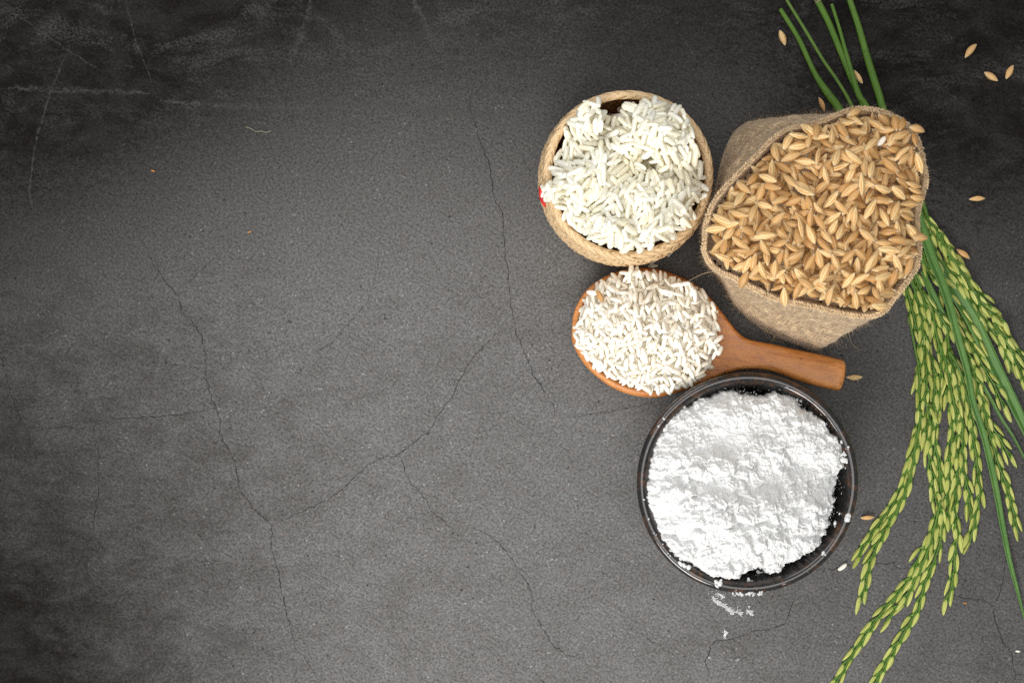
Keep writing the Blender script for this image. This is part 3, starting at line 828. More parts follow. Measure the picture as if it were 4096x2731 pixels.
# raw rice heap on the spoon
hs = Heap(sp_o[0] - 0.040, sp_o[1] - 0.036, sp_o[0] + 0.045, sp_o[1] + 0.036)
heap_px = [(2283,1345),(2300,1300),(2310,1250),(2335,1200),(2375,1140),(2430,1108),(2510,1078),(2560,1080),(2620,1082),(2700,1110),(2760,1145),(2828,1170),(2848,1210),(2862,1260),(2875,1300),(2872,1350),(2884,1390),(2860,1430),(2835,1480),(2800,1520),(2740,1548),(2690,1562),(2650,1575),(2580,1568),(2500,1540),(2440,1515),(2390,1485),(2350,1450),(2325,1420)]
HW = WP(heap_px, 0.019)
ins = inside(HW, hs.X, hs.Y); dd = poly_dist(HW, hs.X, hs.Y); dsg = np.where(ins, dd, -dd)
tgt = ZR - 0.001 + 0.0135 * (1 - np.exp(-np.clip(dsg, 0, 1) / 0.009)) + 0.0009 * fbm(hs.X * 90, hs.Y * 90, 3, 2)
lx = (hs.X - sp_o[0]) * ca + (hs.Y - sp_o[1]) * sa; ly = -(hs.X - sp_o[0]) * sa + (hs.Y - sp_o[1]) * ca
tgt = tgt + 0.0018 * np.exp(-((lx + 0.004) ** 2 + (ly + 0.006) ** 2) / (2 * 0.013 ** 2)) - 0.0012 * np.exp(-((lx + 0.006) ** 2 + (ly - 0.011) ** 2) / (2 * 0.006 ** 2))
hs.Z = np.where(dsg > 0.0005, tgt - 0.0022, ZR - 0.0005); hs.Z = np.where(dsg > 0, np.maximum(hs.Z, ZR - 0.001), hs.Z)
st = 5; cm = dsg[::st, ::st] > 0.002; CX, CY = hs.X[::st, ::st], hs.Y[::st, ::st]; CZ = (tgt - 0.0022)[::st, ::st]
idx = -np.ones(CX.shape, int); idx[cm] = np.arange(cm.sum()); rV = np.stack([CX[cm], CY[cm], CZ[cm]], 1)
rF = [(idx[i, j], idx[i, j + 1], idx[i + 1, j + 1], idx[i + 1, j]) for i in range(CX.shape[0] - 1) for j in range(CX.shape[1] - 1)
      if min(idx[i, j], idx[i, j + 1], idx[i + 1, j + 1], idx[i + 1, j]) >= 0]
placed = tries = 0
while placed < 1500 and tries < 12000:
    tries += 1; best = None
    for _ in range(4):
        x = rng.uniform(HW[:, 0].min(), HW[:, 0].max()); y = rng.uniform(HW[:, 1].min(), HW[:, 1].max())
        i = int((y - hs.y0) / hs.res); j = int((x - hs.x0) / hs.res)
        if dsg[i, j] < 0.0011: continue
        gap = hs.Z[i, j] - tgt[i, j]
        if best is None or gap < best[0]: best = (gap, x, y)
    if best is None or best[0] > 0.0012: continue
    th = rng.uniform(0, math.pi) if rng.random() < 0.6 else rng.normal(1.9, 0.5)
    it = hs.drop('raw', int(rng.integers(15)), best[1], best[2], th, sink=0.24, pn=rng.normal(0, 0.07), maxp=0.5, roll=rng.uniform(0, 6.28), scale=rng.uniform(0.92, 1.08))
    placed += 1
def lab_raw(it, tone):
    ring, h = spot(it['x'], it['y'], sp_o[0], sp_o[1], 0.030)
    return f"{ring} {it['seen']}raw white rice grain {orient_word(it['th'])} at {h} on the spoon"
forced = []
def special(heap, kd, var, px, py, z, deg, label, **kw):
    x, y, _ = W(px, py, z); it = heap.drop(kd, var, x, y, math.radians(deg), **kw); it['label'] = label; return len(heap.items) - 1
f1 = special(hs, 'paddy', 5, 2395, 1187, 0.024, -62, 'single brown husked grain lying among white rice at the far spoon edge', scale=0.75)
f2 = special(hs, 'raw', 3, 2515, 1078, 0.022, 80, 'white rice grain poking out highest past the far spoon rim')
f3 = special(hs, 'raw', 6, 2870, 1402, 0.02, 62, 'white rice grain slipping onto bare wood beside the handle')
emit(hs, 297, 'raw rice grains heaped on the spoon', lab_raw, 'rice grain', 'raw_rice_heap', 'lower layer of raw white rice grains under the spoon heap', 'rice', RAW,
     core=(rV, rF, np.zeros((len(rV), 3)), 0.1), forced=(f1, f2, f3))
V, F, G = grain_arrays(0.0016, 0.0011, 0.0008, 'raw', 3)
o = obj('dark_seed', make_mesh('dark_seed', V, F, DARKSEED)); x, y, _ = W(2460, 1465, 0.026); o.location = (x, y, float(hs.at(x, y)) + 0.0003); o.rotation_euler = (0, 0, 1)
tag(o, 'tiny dark speck of chaff on the white rice near the bare-table edge', 'chaff')

# ------------------------------------------------------------------ dark glazed bowl of flour
zP = 0.034; pcx, pcy, _ = W(2990, 1931, zP); RP = 443 * S * (H - zP) / H
bowl_prof = [(0.0001, 0.0016), (0.024, 0.0016), (0.026, 0.0002), (0.0285, 0.0002), (0.030, 0.003), (0.0345, 0.008), (0.0385, 0.014), (0.0415, 0.021), (0.0437, 0.028), (RP - 0.0005, 0.0322), (RP, 0.0335), (RP - 0.0004, 0.0349),
             (RP - 0.0014, 0.0357), (RP - 0.0030, 0.0356), (RP - 0.0044, 0.0345), (RP - 0.0060, 0.0300), (RP - 0.0085, 0.0225), (RP - 0.0125, 0.0160), (0.027, 0.011), (0.018, 0.0075), (0.0001, 0.0065)]
pr = smooth_path(np.array([(r, 0, z) for r, z in bowl_prof]), 0.0009); nA = 128; aa = np.linspace(0, 2 * math.pi, nA, endpoint=False)
V = []; G = []
for r, _, z in pr:
    e = max(0, 1 - abs(z - 0.0345) / 0.006) if r > RP - 0.006 else 0.15
    w_ = 1 + 0.004 * np.sin(2 * aa + 0.5) + 0.0015 * np.sin(5 * aa)
    V += list(np.stack([r * w_ * np.cos(aa), r * w_ * np.sin(aa), z + 0 * aa], 1)); G += [(e, 0, 0)] * nA
F = [(j * nA + k, j * nA + (k + 1) % nA, (j + 1) * nA + (k + 1) % nA, (j + 1) * nA + k) for j in range(len(pr) - 1) for k in range(nA)]
bowl = obj('glazed_bowl', make_mesh('glazed_bowl', V, F, GLAZE, G)); bowl.location = (pcx, pcy, 0)
tag(bowl, 'round black stoneware bowl with rusty brown speckled rim, full of flour', 'bowl')

res = 0.00022; n = int(0.090 / res)
gx = pcx - 0.045 + np.arange(n) * res; gy = pcy - 0.045 + np.arange(n) * res; X, Y = np.meshgrid(gx, gy)
def fb(px, py, rx, ry, h, rot=0):
    x0, y0, _ = W(px, py, 0.036); c, s_ = math.cos(math.radians(rot)), math.sin(math.radians(rot))
    u = (X - x0) * c + (Y - y0) * s_; v = -(X - x0) * s_ + (Y - y0) * c
    return h * np.exp(-(u / (rx * S)) ** 2 / 2 - (v / (ry * S)) ** 2 / 2)
outl = [(2583,2020),(2590,1950),(2600,1870),(2612,1780),(2640,1700),(2700,1655),(2790,1610),(2858,1580),(2900,1556),(2960,1580),(3030,1585),(3100,1565),(3170,1590),(3200,1625),(3260,1660),(3310,1710),(3360,1760),(3388,1830),(3360,1900),(3345,1950),(3338,2010),(3330,2060),(3310,2120),(3280,2180),(3220,2215),(3160,2260),(3120,2300),(3060,2290),(3020,2270),(2960,2315),(2900,2310),(2830,2300),(2760,2260),(2690,2205),(2640,2150),(2610,2100)]
OL = WP(outl, 0.036); OL[:, :2] = (OL[:, :2] - [pcx, pcy]) * 1.018 + [pcx, pcy]; insd = inside(OL, X, Y); dd = poly_dist(OL, X, Y); ds = np.where(insd, dd, -dd)
ds = ds + 0.0012 * fbm(X * 260, Y * 260, 4, 11, 0.6) + 0.0010 * fbm(X * 90, Y * 90, 2, 12)
XX, YY = X, Y; X, Y = X * 0.857 - Y * 0.515, X * 0.515 + Y * 0.857
lump = 0
wx = X + 0.0020 * fbm(X * 150, Y * 150, 2, 31); wy = Y + 0.0016 * fbm(X * 150, Y * 150, 2, 32)
for sc, am, sd in ((95, 0.0040, 1), (210, 0.0028, 2), (400, 0.0012, 3), (800, 0.0005, 4)):
    d1, d2, vv = worley(wx * sc, wy * sc, sd)
    lump = lump + am * ((vv - 0.4) * np.clip((d2 - d1) * 3, 0, 1) + 0.45 * (1 - d1 ** 2))
rg = fbm(XX * 62 + YY * 9, YY * 105 - XX * 14, 5, 41, 0.55); X, Y = XX, YY
hgt = 0.029 + 0.0025 * (1 - np.exp(-np.clip(ds, 0, 1) / 0.0025)) + 0.0065 * np.clip(1 - (np.hypot(X - pcx, Y - pcy) / 0.042) ** 2, 0, 1)
hgt = hgt + fb(2880, 2080, 170, 120, 0.0045) + fb(2730, 1830, 80, 60, 0.0025) + 0.0012 * fbm(X * 38, Y * 38, 2, 61) + fb(3110, 2060, 120, 70, 0.002) + fb(3230, 1730, 80, 60, 0.003) + fb(2910, 1640, 60, 40, 0.003) \
    - fb(3130, 1890, 100, 50, 0.0060, 10) - fb(2920, 1800, 70, 30, 0.002, -15) - fb(2800, 1920, 60, 28, 0.0015) - fb(3050, 1700, 60, 30, 0.0022)
flatm = 0.75 * np.clip(fb(2960, 1730, 90, 45, 1.0, 12) + fb(3010, 1930, 60, 30, 0.9, 20) + fb(2905, 1590, 40, 28, 1.0) + fb(2650, 2040, 60, 50, 0.8) + fb(2850, 1790, 60, 20, 0.9, 15) + fb(2680, 1770, 50, 30, .7), 0, 1)
hgt = hgt + lump * (1 - 0.85 * flatm) + 0.0016 * rg * (1 - 0.4 * flatm) + 0.0004 * fbm(X * 760 - Y * 480, X * 480 + Y * 760, 3, 51) * (1 - 0.6 * flatm)
hgt = hgt - 0.006 * np.clip(1 - np.clip(ds, 0, 1) / 0.0012, 0, 1) ** 2
keep = ds > 0.00005
idx = -np.ones(X.shape, int); idx[keep] = np.arange(keep.sum())
fV = np.stack([X[keep], Y[keep], hgt[keep]], 1)
a_, b_, c_, d_ = idx[:-1, :-1].ravel(), idx[:-1, 1:].ravel(), idx[1:, 1:].ravel(), idx[1:, :-1].ravel()
ok = (a_ >= 0) & (b_ >= 0) & (c_ >= 0) & (d_ >= 0)
fF = np.stack([a_, b_, c_, d_], 1)[ok]
skirt_bottom = len(fV)
# skirt: drop the border down to the bowl
from collections import Counter
edges = np.concatenate([fF[:, [0, 1]], fF[:, [1, 2]], fF[:, [2, 3]], fF[:, [3, 0]]]); key = np.sort(edges, 1); uq, inv, cn = np.unique(key, axis=0, return_inverse=True, return_counts=True)
be = edges[cn[inv.ravel()] == 1]; bv = np.unique(be); mp = {int(v): skirt_bottom + i for i, v in enumerate(bv)}
low = fV[bv].copy(); low[:, 2] -= 0.006; low[:, :2] = low[:, :2] * 0.995 + np.array([pcx, pcy]) * 0.005
fV = np.concatenate([fV, low]); fFl = [tuple(map(int, f)) for f in fF] + [(int(b), int(a), mp[int(a)], mp[int(b)]) for a, b in be]
flour = obj('flour', make_mesh('flour', fV, fFl, FLOUR)); tag(flour, 'crumbly white rice flour heaped in the dark bowl', 'flour')
# crumbs of flour
import bmesh
bm = bmesh.new(); bmesh.ops.create_icosphere(bm, subdivisions=2, radius=1); icoV = np.array([v.co[:] for v in bm.verts]); icoF = [tuple(v.index for v in f.verts) for f in bm.faces]; bm.free()
bm = bmesh.new(); bmesh.ops.create_icosphere(bm, subdivisions=1, radius=1); ico1V = np.array([v.co[:] for v in bm.verts]); ico1F = [tuple(v.index for v in f.verts) for f in bm.faces]; bm.free()
def bowl_z(r):
    pts = [(0.0, 0.0065), (0.018, 0.0075), (0.027, 0.011), (RP - 0.0125, 0.016), (RP - 0.0085, 0.0225), (RP - 0.0062, 0.029), (RP - 0.0048, 0.033), (RP - 0.0034, 0.035), (RP - 0.0018, 0.0357), (RP, 0.0335)]
    return float(np.interp(r, [p[0] for p in pts], [p[1] for p in pts]))
def crumb(mb, x, y, z, r, small=True):
    V0, F0 = (ico1V, ico1F) if small else (icoV, icoF)
    d = 1 + 0.45 * rng.normal(0, 0.5, len(V0))[:, None] * (1 if small else 0.45)
    s3 = np.array([rng.uniform(0.6, 1.6), rng.uniform(0.6, 1.3), rng.uniform(0.35, 0.75)])
    a = rng.uniform(0, 6.28); Rz = np.array([[math.cos(a), -math.sin(a), 0], [math.sin(a), math.cos(a), 0], [0, 0, 1]])
    mb.add((V0 * d * s3 * r) @ Rz.T + (x, y, z), F0)
mb = MB()
for _ in range(450):
    k = rng.integers(len(OL)); t = rng.random(); p = OL[k] * (1 - t) + OL[(k + 1) % len(OL)] * t
    d = np.array([p[0] - pcx, p[1] - pcy]); r0 = np.linalg.norm(d); r = r0 + abs(rng.normal(0, 0.0018)) - 0.0006; 
    if r > RP - 0.0008: continue
    x, y = pcx + d[0] / r0 * r, pcy + d[1] / r0 * r; q = min(0.0011, abs(rng.normal(0, 0.0002)) + 0.00006)
    crumb(mb, x, y, max(bowl_z(r), 0.029 - max(0, r - r0) * 3 if r - r0 < 0.001 else 0) + q * 0.4, q)
for px, py, r in [(2733,1622,.0011),(2966,1573,.0013),(2978,1580,.0009),(3200,1600,.001),(3185,1595,.0012),(3382,1830,.0017),(3375,1810,.0014),(3370,1850,.0012),(3392,2068,.0014),(3380,2078,.0010),(3368,2052,.0009),(3345,2095,.0012),(3340,2110,.0010),(3262,2640,.0),(3360,1760,.0012),(3290,2210,.0009),(3030,2290,.0012),(3045,2300,.001),(3000,2325,.0011),(2880,2330,.0013),(2860,2325,.0011),(2725,2250,.0013),(2720,2230,.0011),(2745,2262,.0012)]:
    if r: 
        x, y, _ = W(px, py, 0.033); rr = math.hypot(x - pcx, y - pcy)
        for _ in range(4): crumb(mb, x + rng.normal(0, r * 0.5), y + rng.normal(0, r * 0.5), bowl_z(rr) + r * 0.3, r * rng.uniform(0.4, 0.8), False)
for a0, sp_, nn in ((-92, 22, 110), (-140, 14, 30), (-20, 30, 50), (180, 40, 25), (-60, 20, 40)):
    for _ in range(nn):
        a = math.radians(rng.normal(a0, sp_)); r = RP - abs(rng.uniform(0.0002, 0.007)); q = rng.uniform(0.00006, 0.00026)
        crumb(mb, pcx + r * math.cos(a), pcy + r * math.sin(a), bowl_z(r) + q * 0.4, q)
for px in (2955, 2965, 2990, 3002, 3008, 3040, 3043, 2938):
    x, y, _ = W(px + rng.normal(0, 2), 2372 - abs(px - 2990) * 0.06, 0.034)
    for _ in range(7): crumb(mb, x + rng.normal(0, 0.0006), y + rng.normal(0, 0.0005), 0.0352, rng.uniform(0.0002, 0.0006))
crm = obj('flour_crumbs', mb.mesh('flour_crumbs', FLOUR)); tag(crm, 'loose crumbs of white flour scattered round the bowl rim', 'flour', kind='stuff')
# flour spilt on the stone
mb = MB()
def spill(pts, wd, nn, rmin, rmax):
    P = smooth_path(WP(pts), 0.0003)
    for _ in range(nn):
        p = P[rng.integers(len(P))]; x, y = p[0] + rng.normal(0, wd), p[1] + rng.normal(0, wd); q = rng.uniform(rmin, rmax); crumb(mb, x, y, q * 0.35, q)
spill([(2853,2388),(2868,2404),(2890,2416),(2910,2430),(2930,2450)], 0.00045, 230, 0.0001, 0.0004)
spill([(2912,2430),(2936,2448)], 0.0005, 60, 0.0001, 0.0004)
spill([(2950,2440),(2965,2452)], 0.0006, 60, 0.0001, 0.0004)
spill([(2994,2441),(3006,2450)], 0.0005, 90, 0.0001, 0.0005)
spill([(2860,2375),(2890,2385)], 0.0013, 110, 0.00005, 0.00018)
spill([(2860,2410),(2950,2470)], 0.003, 150, 0.00005, 0.00016)
spill([(2898,2530),(2912,2526)], 0.0006, 30, 0.0001, 0.0003); spill([(2897,2546),(2901,2550)], 0.0003, 14, 0.0001, 0.0003)
spill([(2837,2627),(2839,2629)], 0.0002, 6, 0.0001, 0.0003); spill([(2949,2637),(2951,2638)], 0.0002, 6, 0.0001, 0.0003)
spill([(2800,2420),(3050,2700)], 0.012, 120, 0.00004, 0.00012)
spl = obj('spilt_flour', mb.mesh('spilt_flour', FLOUR)); tag(spl, 'thin trail of white flour spilt on the stone below the bowl', 'flour', kind='stuff')

for pts, w_ in (([(2850,2384),(2868,2404),(2890,2416),(2910,2430),(2930,2448)], 0.0030), ([(2860,2372),(2900,2384)], 0.004), ([(2895,2520),(2905,2550)], 0.0025)):
    V, F, G = ribbon(WP(pts), w_, 0.00012 + w_ * 0.002, 0.0004, seed=int(w_ * 1e5))
    obj('flour_film', make_mesh('flour_film', V, F, DUST, G), spl)

# ------------------------------------------------------------------ burlap sack
rim_px = [(2812,1005),(2816,946),(2829,868),(2858,803),(2910,738),(2975,673),(3040,608),(3092,556),(3144,520),(3203,504),(3268,491),(3333,468),(3385,446),(3430,436),(3495,439),(3560,459),(3612,491),(3651,530),(3671,576),(3687,647),(3697,712),(3690,764),(3677,803),(3668,868),(3674,933),(3681,998),(3671,1063),(3638,1115),(3599,1167),(3560,1219),(3528,1252),(3463,1265),(3398,1258),(3333,1245),(3235,1222),(3144,1206),(3073,1187),(3008,1154),(2930,1112),(2878,1089),(2838,1057)]
base_px = [(2985,466),(2930,520),(2893,610),(2868,720),(2858,850),(2866,980),(2893,1110),(2950,1225),(3020,1300),(3100,1352),(3180,1385),(3255,1412),(3290,1400),(3320,1345),(3345,1240),(3360,1100),(3365,950),(3360,750),(3320,590),(3270,510),(3170,478),(3070,464)]
ZT = 0.084
def rimz(a): return ZT + 0.0018 * math.sin(2 * a + 0.6) + 0.0008 * math.sin(5 * a)
RW0 = WP(rim_px, ZT); BW0 = WP(base_px, 0.012)
rc = np.array([RW0[:, 0].mean(), RW0[:, 1].mean()]); bcn = np.array([BW0[:, 0].mean(), BW0[:, 1].mean()])
NM = 240; th = np.linspace(0, 2 * math.pi, NM, endpoint=False)
def polar(P, c):
    Q = smooth_path(np.vstack([P, P[:1]]), 0.001)[:, :2] - c; a = np.arctan2(Q[:, 1], Q[:, 0]) % (2 * math.pi); r = np.hypot(Q[:, 0], Q[:, 1])
    o = np.argsort(a); a, r = a[o], r[o]; return np.interp(th, np.r_[a - 2 * math.pi, a, a + 2 * math.pi], np.r_[r, r, r])
rr_, br_ = polar(RW0, rc), polar(BW0, bcn)
rows = []; G = []
tl = np.r_[np.linspace(0, 0.1, 5), np.linspace(0.13, 1, 34)]
perim = np.cumsum(rr_) * (2 * math.pi / NM)
for t in tl:
    zz = np.array([rimz(a) for a in th]) * t
    f = t ** 0.9 if t > 0 else 0
    c = bcn * (1 - f) + rc * f; r = br_ * (1 - f) + rr_ * f
    r = r + 0.0016 * math.sin(math.pi * min(1, t * 1.0)) - 0.0035 * max(0, 1 - t / 0.08) ** 2
    wr = 0.0016 * fbm(th / (2 * math.pi) * 20 + t * 3, t * 4 + 0 * th, 3, 77) * math.sin(math.pi * min(1, t * 1.0)) + 0.0010 * np.sin(th * 9 + t * 7) * t * (1 - t) * 2
    r = r + wr * np.minimum(1, np.minimum(th, 2 * math.pi - th) * 3 + 0.0)
    if t > 0.93: r = r + 0.0008
    rows.append(np.stack([c[0] + r * np.cos(th), c[1] + r * np.sin(th), zz], 1)); G.append(np.stack([perim, np.full(NM, t * 0.09), 0 * th], 1))
rows[0] = rows[0] * [1, 1, 0] + [0, 0, 0.0003]
outer = rows[-1]
for q, (dr, dz) in enumerate(((0.0006, 0.0008), (-0.0008, 0.0008), (-0.0017, 0.0002), (-0.0022, -0.004), (-0.0034, -0.012), (-0.006, -0.03))):
    r = rr_ + dr; rows.append(np.stack([rc[0] + r * np.cos(th), rc[1] + r * np.sin(th), np.array([rimz(a) for a in th]) + dz], 1)); G.append(np.stack([perim, np.full(NM, 0.09 + q * 0.003), 0 * th], 1))
V = np.concatenate(rows); G = np.concatenate(G); nrw = len(rows)
F = [(j * NM + k, j * NM + (k + 1) % NM, (j + 1) * NM + (k + 1) % NM, (j + 1) * NM + k) for j in range(nrw - 1) for k in range(NM)]
F.append(tuple(reversed(range(NM))))
sack = empty('burlap_sack', (bcn[0], bcn[1], 0), 'open brown burlap sack brimming with unhusked rice', 'sack')
O0 = np.array([bcn[0], bcn[1], 0])
obj('sack_cloth', make_mesh('sack_cloth', V - O0, F, BURLAP, G), sack)
# stitched hem
RIM = np.stack([rc[0] + rr_ * np.cos(th), rc[1] + rr_ * np.sin(th), np.array([rimz(a) for a in th])], 1)
RD = resample(np.vstack([RIM, RIM[:1]]), 0.0011)[:-1]; T = tangents(RD, True); NN = np.stack([T[:, 1], -T[:, 0], 0 * T[:, 0]], 1)
mb = MB()
for i in range(len(RD)):
    for side, off, zo in ((0, 0.0006, 0.0005), (1, -0.0007, 0.0009)):
        c = RD[i] + NN[i] * off + (0, 0, zo) + rng.normal(0, 0.00010, 3) + T[i] * (0.0005 * side)
        dirv = T[i] * 0.9 + NN[i] * (0.55 if side else -0.55); dirv /= np.linalg.norm(dirv); sd = np.cross((0, 0, 1), dirv)
        k = rng.uniform(0.85, 1.2)
        Vv = ico1V[:, :1] * dirv * 0.00090 * k + ico1V[:, 1:2] * sd * 0.00040 * k + ico1V[:, 2:3] * np.array([0, 0, 0.00048])
        mb.add(Vv + c, ico1F, None, rng.random())
o = obj('hem_stitching', mb.mesh('hem_stitching', THREAD, origin=O0), sack); tag(o, kind='stuff')
# fuzzy fibres
mb = MB(); body = np.array(rows[4:36])
def fibre(p, d, L, r, curl):
    P = [p]; v = np.array(d, float)
    for _ in range(5):
        v = v + rng.normal(0, curl, 3); v /= np.linalg.norm(v); P.append(P[-1] + v * L / 5)
    P = np.array(P); P[:, 2] = np.maximum(P[:, 2], 0.0003); V, F, G = tube(P, np.linspace(r, r * 0.5, 6), 3, caps=False); mb.add(V, F, G, rng.random())
for _ in range(3600):
    j = rng.integers(0, len(body)); k = rng.integers(0, NM); p = body[j][k]
    nrm = np.array([math.cos(th[k]), math.sin(th[k]), 0.25]); d = nrm * 0.35 + rng.normal(0, 0.6, 3)
    if d[:2] @ nrm[:2] < 0: d = d - 2 * (d[:2] @ nrm[:2]) * np.r_[nrm[:2], 0]
    fibre(p, d / np.linalg.norm(d), rng.uniform(0.0012, 0.004), 0.00004, 0.35)
for _ in range(700):
    k = rng.integers(0, NM); p = RIM[k] + rng.normal(0, 0.0007, 3) + (0, 0, 0.0006); fibre(p, rng.normal(0, 1, 3) + (0, 0, 0.6), rng.uniform(0.001, 0.003), 0.000035, 0.4)
for _ in range(120):
    k = rng.integers(0, NM); j = rng.integers(0, 6); p = body[j][k]; fibre(p, (math.cos(th[k]), math.sin(th[k]), 0.1), rng.uniform(0.004, 0.009), 0.00004, 0.45)
o = obj('loose_fibres', mb.mesh('loose_fibres', FIBRE, origin=O0), sack); tag(o, kind='stuff')
for pts in ([(2852,1086,0.07),(2815,1094,0.06),(2788,1106,0.05),(2765,1118,0.04),(2750,1127,0.03)], [(3098,1345,0.02),(3090,1360,0.014),(3087,1375,0.010)], [(3100,1345,0.02),(3095,1358,0.016),(3110,1366,0.010),(3125,1362,0.008)],
            [(3385,1300,0.03),(3400,1350,0.01),(3412,1380,0.004),(3440,1400,0.001)], [(3400,1290,0.04),(3430,1284,0.03)]):
    P = smooth_path(np.array([W(*q) for q in pts]), 0.001); V, F, G = tube(P, 0.00010, 5)
    obj('frayed_thread', make_mesh('frayed_thread', V - O0, F, FIBRE, G, 0.1), sack)
# pale curl inside the near corner, and a tuft of frayed cloth
P = smooth_path(np.array([W(3525,1210,0.082), W(3532,1192,0.083), W(3542,1178,0.084), W(3552,1177,0.084), W(3562,1184,0.084)]), 0.0006); V, F, G = tube(P, 0.00028, 6)
obj('pale_thread', make_mesh('pale_thread', V - O0, F, m_simple('pale_thread', (0.75, 0.74, 0.72), 0.6), G, 0.1), sack)

# paddy heap
IN = np.stack([rc[0] + (rr_ - 0.0024) * np.cos(th), rc[1] + (rr_ - 0.0024) * np.sin(th)], 1)[::3]
hk = Heap(IN[:, 0].min() - 0.008, IN[:, 1].min() - 0.008, IN[:, 0].max() + 0.008, IN[:, 1].max() + 0.008, 0.0004)
ins = inside(IN, hk.X, hk.Y); dd = poly_dist(IN, hk.X, hk.Y); dsg = np.where(ins, dd, -dd)
tgt = ZT - 0.0025 + 0.0085 * (1 - np.exp(-np.clip(dsg, 0, 1) / 0.016)) + 0.0012 * fbm(hk.X * 60, hk.Y * 60, 3, 4)
w0 = W(3520, 1185, ZT); tgt = tgt - 0.008 * np.exp(-((hk.X - w0[0]) ** 2 + (hk.Y - w0[1]) ** 2) / (2 * 0.0065 ** 2))
w1 = W(3480, 620, ZT); tgt = tgt + 0.003 * np.exp(-((hk.X - w1[0]) ** 2 + (hk.Y - w1[1]) ** 2) / (2 * 0.02 ** 2))
hk.Z = np.where(dsg > 0, tgt - 0.0065, np.where(dsg > -0.004, ZT + 0.0014, 0.07))
st = 5; cm = dsg[::st, ::st] > -0.0008; CX, CY = hk.X[::st, ::st], hk.Y[::st, ::st]; CZ = (tgt - 0.0095)[::st, ::st]
idx = -np.ones(CX.shape, int); idx[cm] = np.arange(cm.sum()); pV = np.stack([CX[cm], CY[cm], CZ[cm]], 1)
pF = [(idx[i, j], idx[i, j + 1], idx[i + 1, j + 1], idx[i + 1, j]) for i in range(CX.shape[0] - 1) for j in range(CX.shape[1] - 1)
      if min(idx[i, j], idx[i, j + 1], idx[i + 1, j + 1], idx[i + 1, j]) >= 0]
placed = tries = 0
while placed < 1300 and tries < 9000:
    tries += 1; best = None
    for _ in range(4):
        x = rng.uniform(IN[:, 0].min(), IN[:, 0].max()); y = rng.uniform(IN[:, 1].min(), IN[:, 1].max())
        i = int((y - hk.y0) / hk.res); j = int((x - hk.x0) / hk.res)
        if dsg[i, j] < 0.0018: continue
        gap = hk.Z[i, j] - tgt[i, j]
        if best is None or gap < best[0]: best = (gap, x, y)
    if best is None or best[0] > 0.0008: continue
    hk.drop('paddy', int(rng.integers(15)), best[1], best[2], rng.uniform(0, math.pi), sink=0.14, pn=rng.normal(0, 0.12), maxp=0.55, roll=rng.normal(0, 0.45), scale=rng.uniform(0.86, 1.04))
    placed += 1
fk = []
for px, py, deg, var, lab in [(3664,793,-4,1,'golden rice grain lying across the sack rim above the leaf'), (3677,953,2,4,'golden rice grain poking over the sack rim beside the green stalks'),
        (3502,1223,-2,3,'pale rice grain lying alone on the near corner of the sack hem'), (3300,1190,82,4,'upright golden grain overlapping the near hem of the sack'),
        (3134,1190,100,0,'pale grain hanging over the near hem above the spoon handle'), (2975,1122,70,5,'brown grain lying on the hem nearest the spoon'),
        (3560,1115,70,8,'brownish grain with dark tip against the near corner hem'), (3225,528,-40,0,'pale grain on the far hem by the sack shoulder'),
        (3247,535,80,2,'brown grain leaning on the far hem of the sack'), (3410,455,25,1,'golden grain on the far peak of the sack rim'),
        (3645,530,-10,4,'golden grain crossing the rim at the far corner of the sack'), (3662,660,-70,0,'pale grain leaning on the outer rim of the sack'),
        (2855,920,3,0,'pale grain beside the hem nearest the woven basket'), (2880,880,-30,3,'pale pointed grain at the hem corner nearest the woven basket')]:
    fk.append(special(hk, 'paddy', var, px, py, ZT + 0.003, deg, lab, sink=0.05))
x, y, _ = W(3513, 572, ZT + 0.006); it = hk.drop('raw', 2, x, y, math.radians(48), sink=0.0); it['label'] = 'single white polished grain lying on the brown grains in the sack'; fk.append(len(hk.items) - 1)
def lab_pad(it, tone):
    ring, h = spot(it['x'], it['y'], rc[0], rc[1], 0.041)
    return f"{ring} {it['seen']}{tone} unhusked grain {orient_word(it['th'])} at {h} in the sack"
emit(hk, 285, 'unhusked rice grains in the sack', lab_pad, 'rice grain', 'unhusked_rice_heap', 'lower layer of unhusked brown rice inside the sack', 'rice', PADDY,
     core=(pV, pF, np.zeros((len(pV), 3)), 1.0), forced=tuple(fk))

# ------------------------------------------------------------------ loose grains on the stone
def loose(kd, var, px, py, deg, label, scale=1.0, roll=0.25, group=None):
    g = LIB[kd][var]; o = obj(NAMES[kd], g['mesh']); x, y, _ = W(px, py, 0.001)
    o.matrix_world = grain_matrix(x, y, g['t'] / 2 * scale * 0.98, math.radians(deg), 0.0, roll) @ Matrix.Scale(scale, 4); tag(o, label, 'rice grain', group)
GL = 'unhusked grains scattered on the stone'
loose('paddy', 0, 3130, 152, -70, 'pale unhusked grain on the stone left of the stem tips', 0.82, group=GL)
loose('paddy', 5, 3287, 418, -68, 'brown unhusked grain on the stone just beyond the sack shoulder', 0.80, 0.9, GL)
loose('paddy', 3, 3434, 308, -58, 'pale grain half hidden under the green stem beside its node', 0.78, 0.8, GL)
loose('paddy', 4, 3883, 205, 50, 'golden unhusked grain farthest from the sack, tilted uphill', 0.98, group=GL)
loose('paddy', 1, 3964, 307, -33, 'straw-yellow grain tilted downhill, one of the three in the far corner', 0.92, 0.6, GL)
loose('paddy', 7, 4039, 289, 62, 'brown-striped grain outermost of the three in the far corner', 0.86, 0.2, GL)
loose('paddy', 4, 3908, 796, 3, 'golden grain lying alone on the stone past the sack rim', 0.88, 0.9, GL)
loose('paddy', 5, 3852, 1016, -35, 'brown grain half hidden behind the outermost green rice ear', 0.85, 0.7, GL)
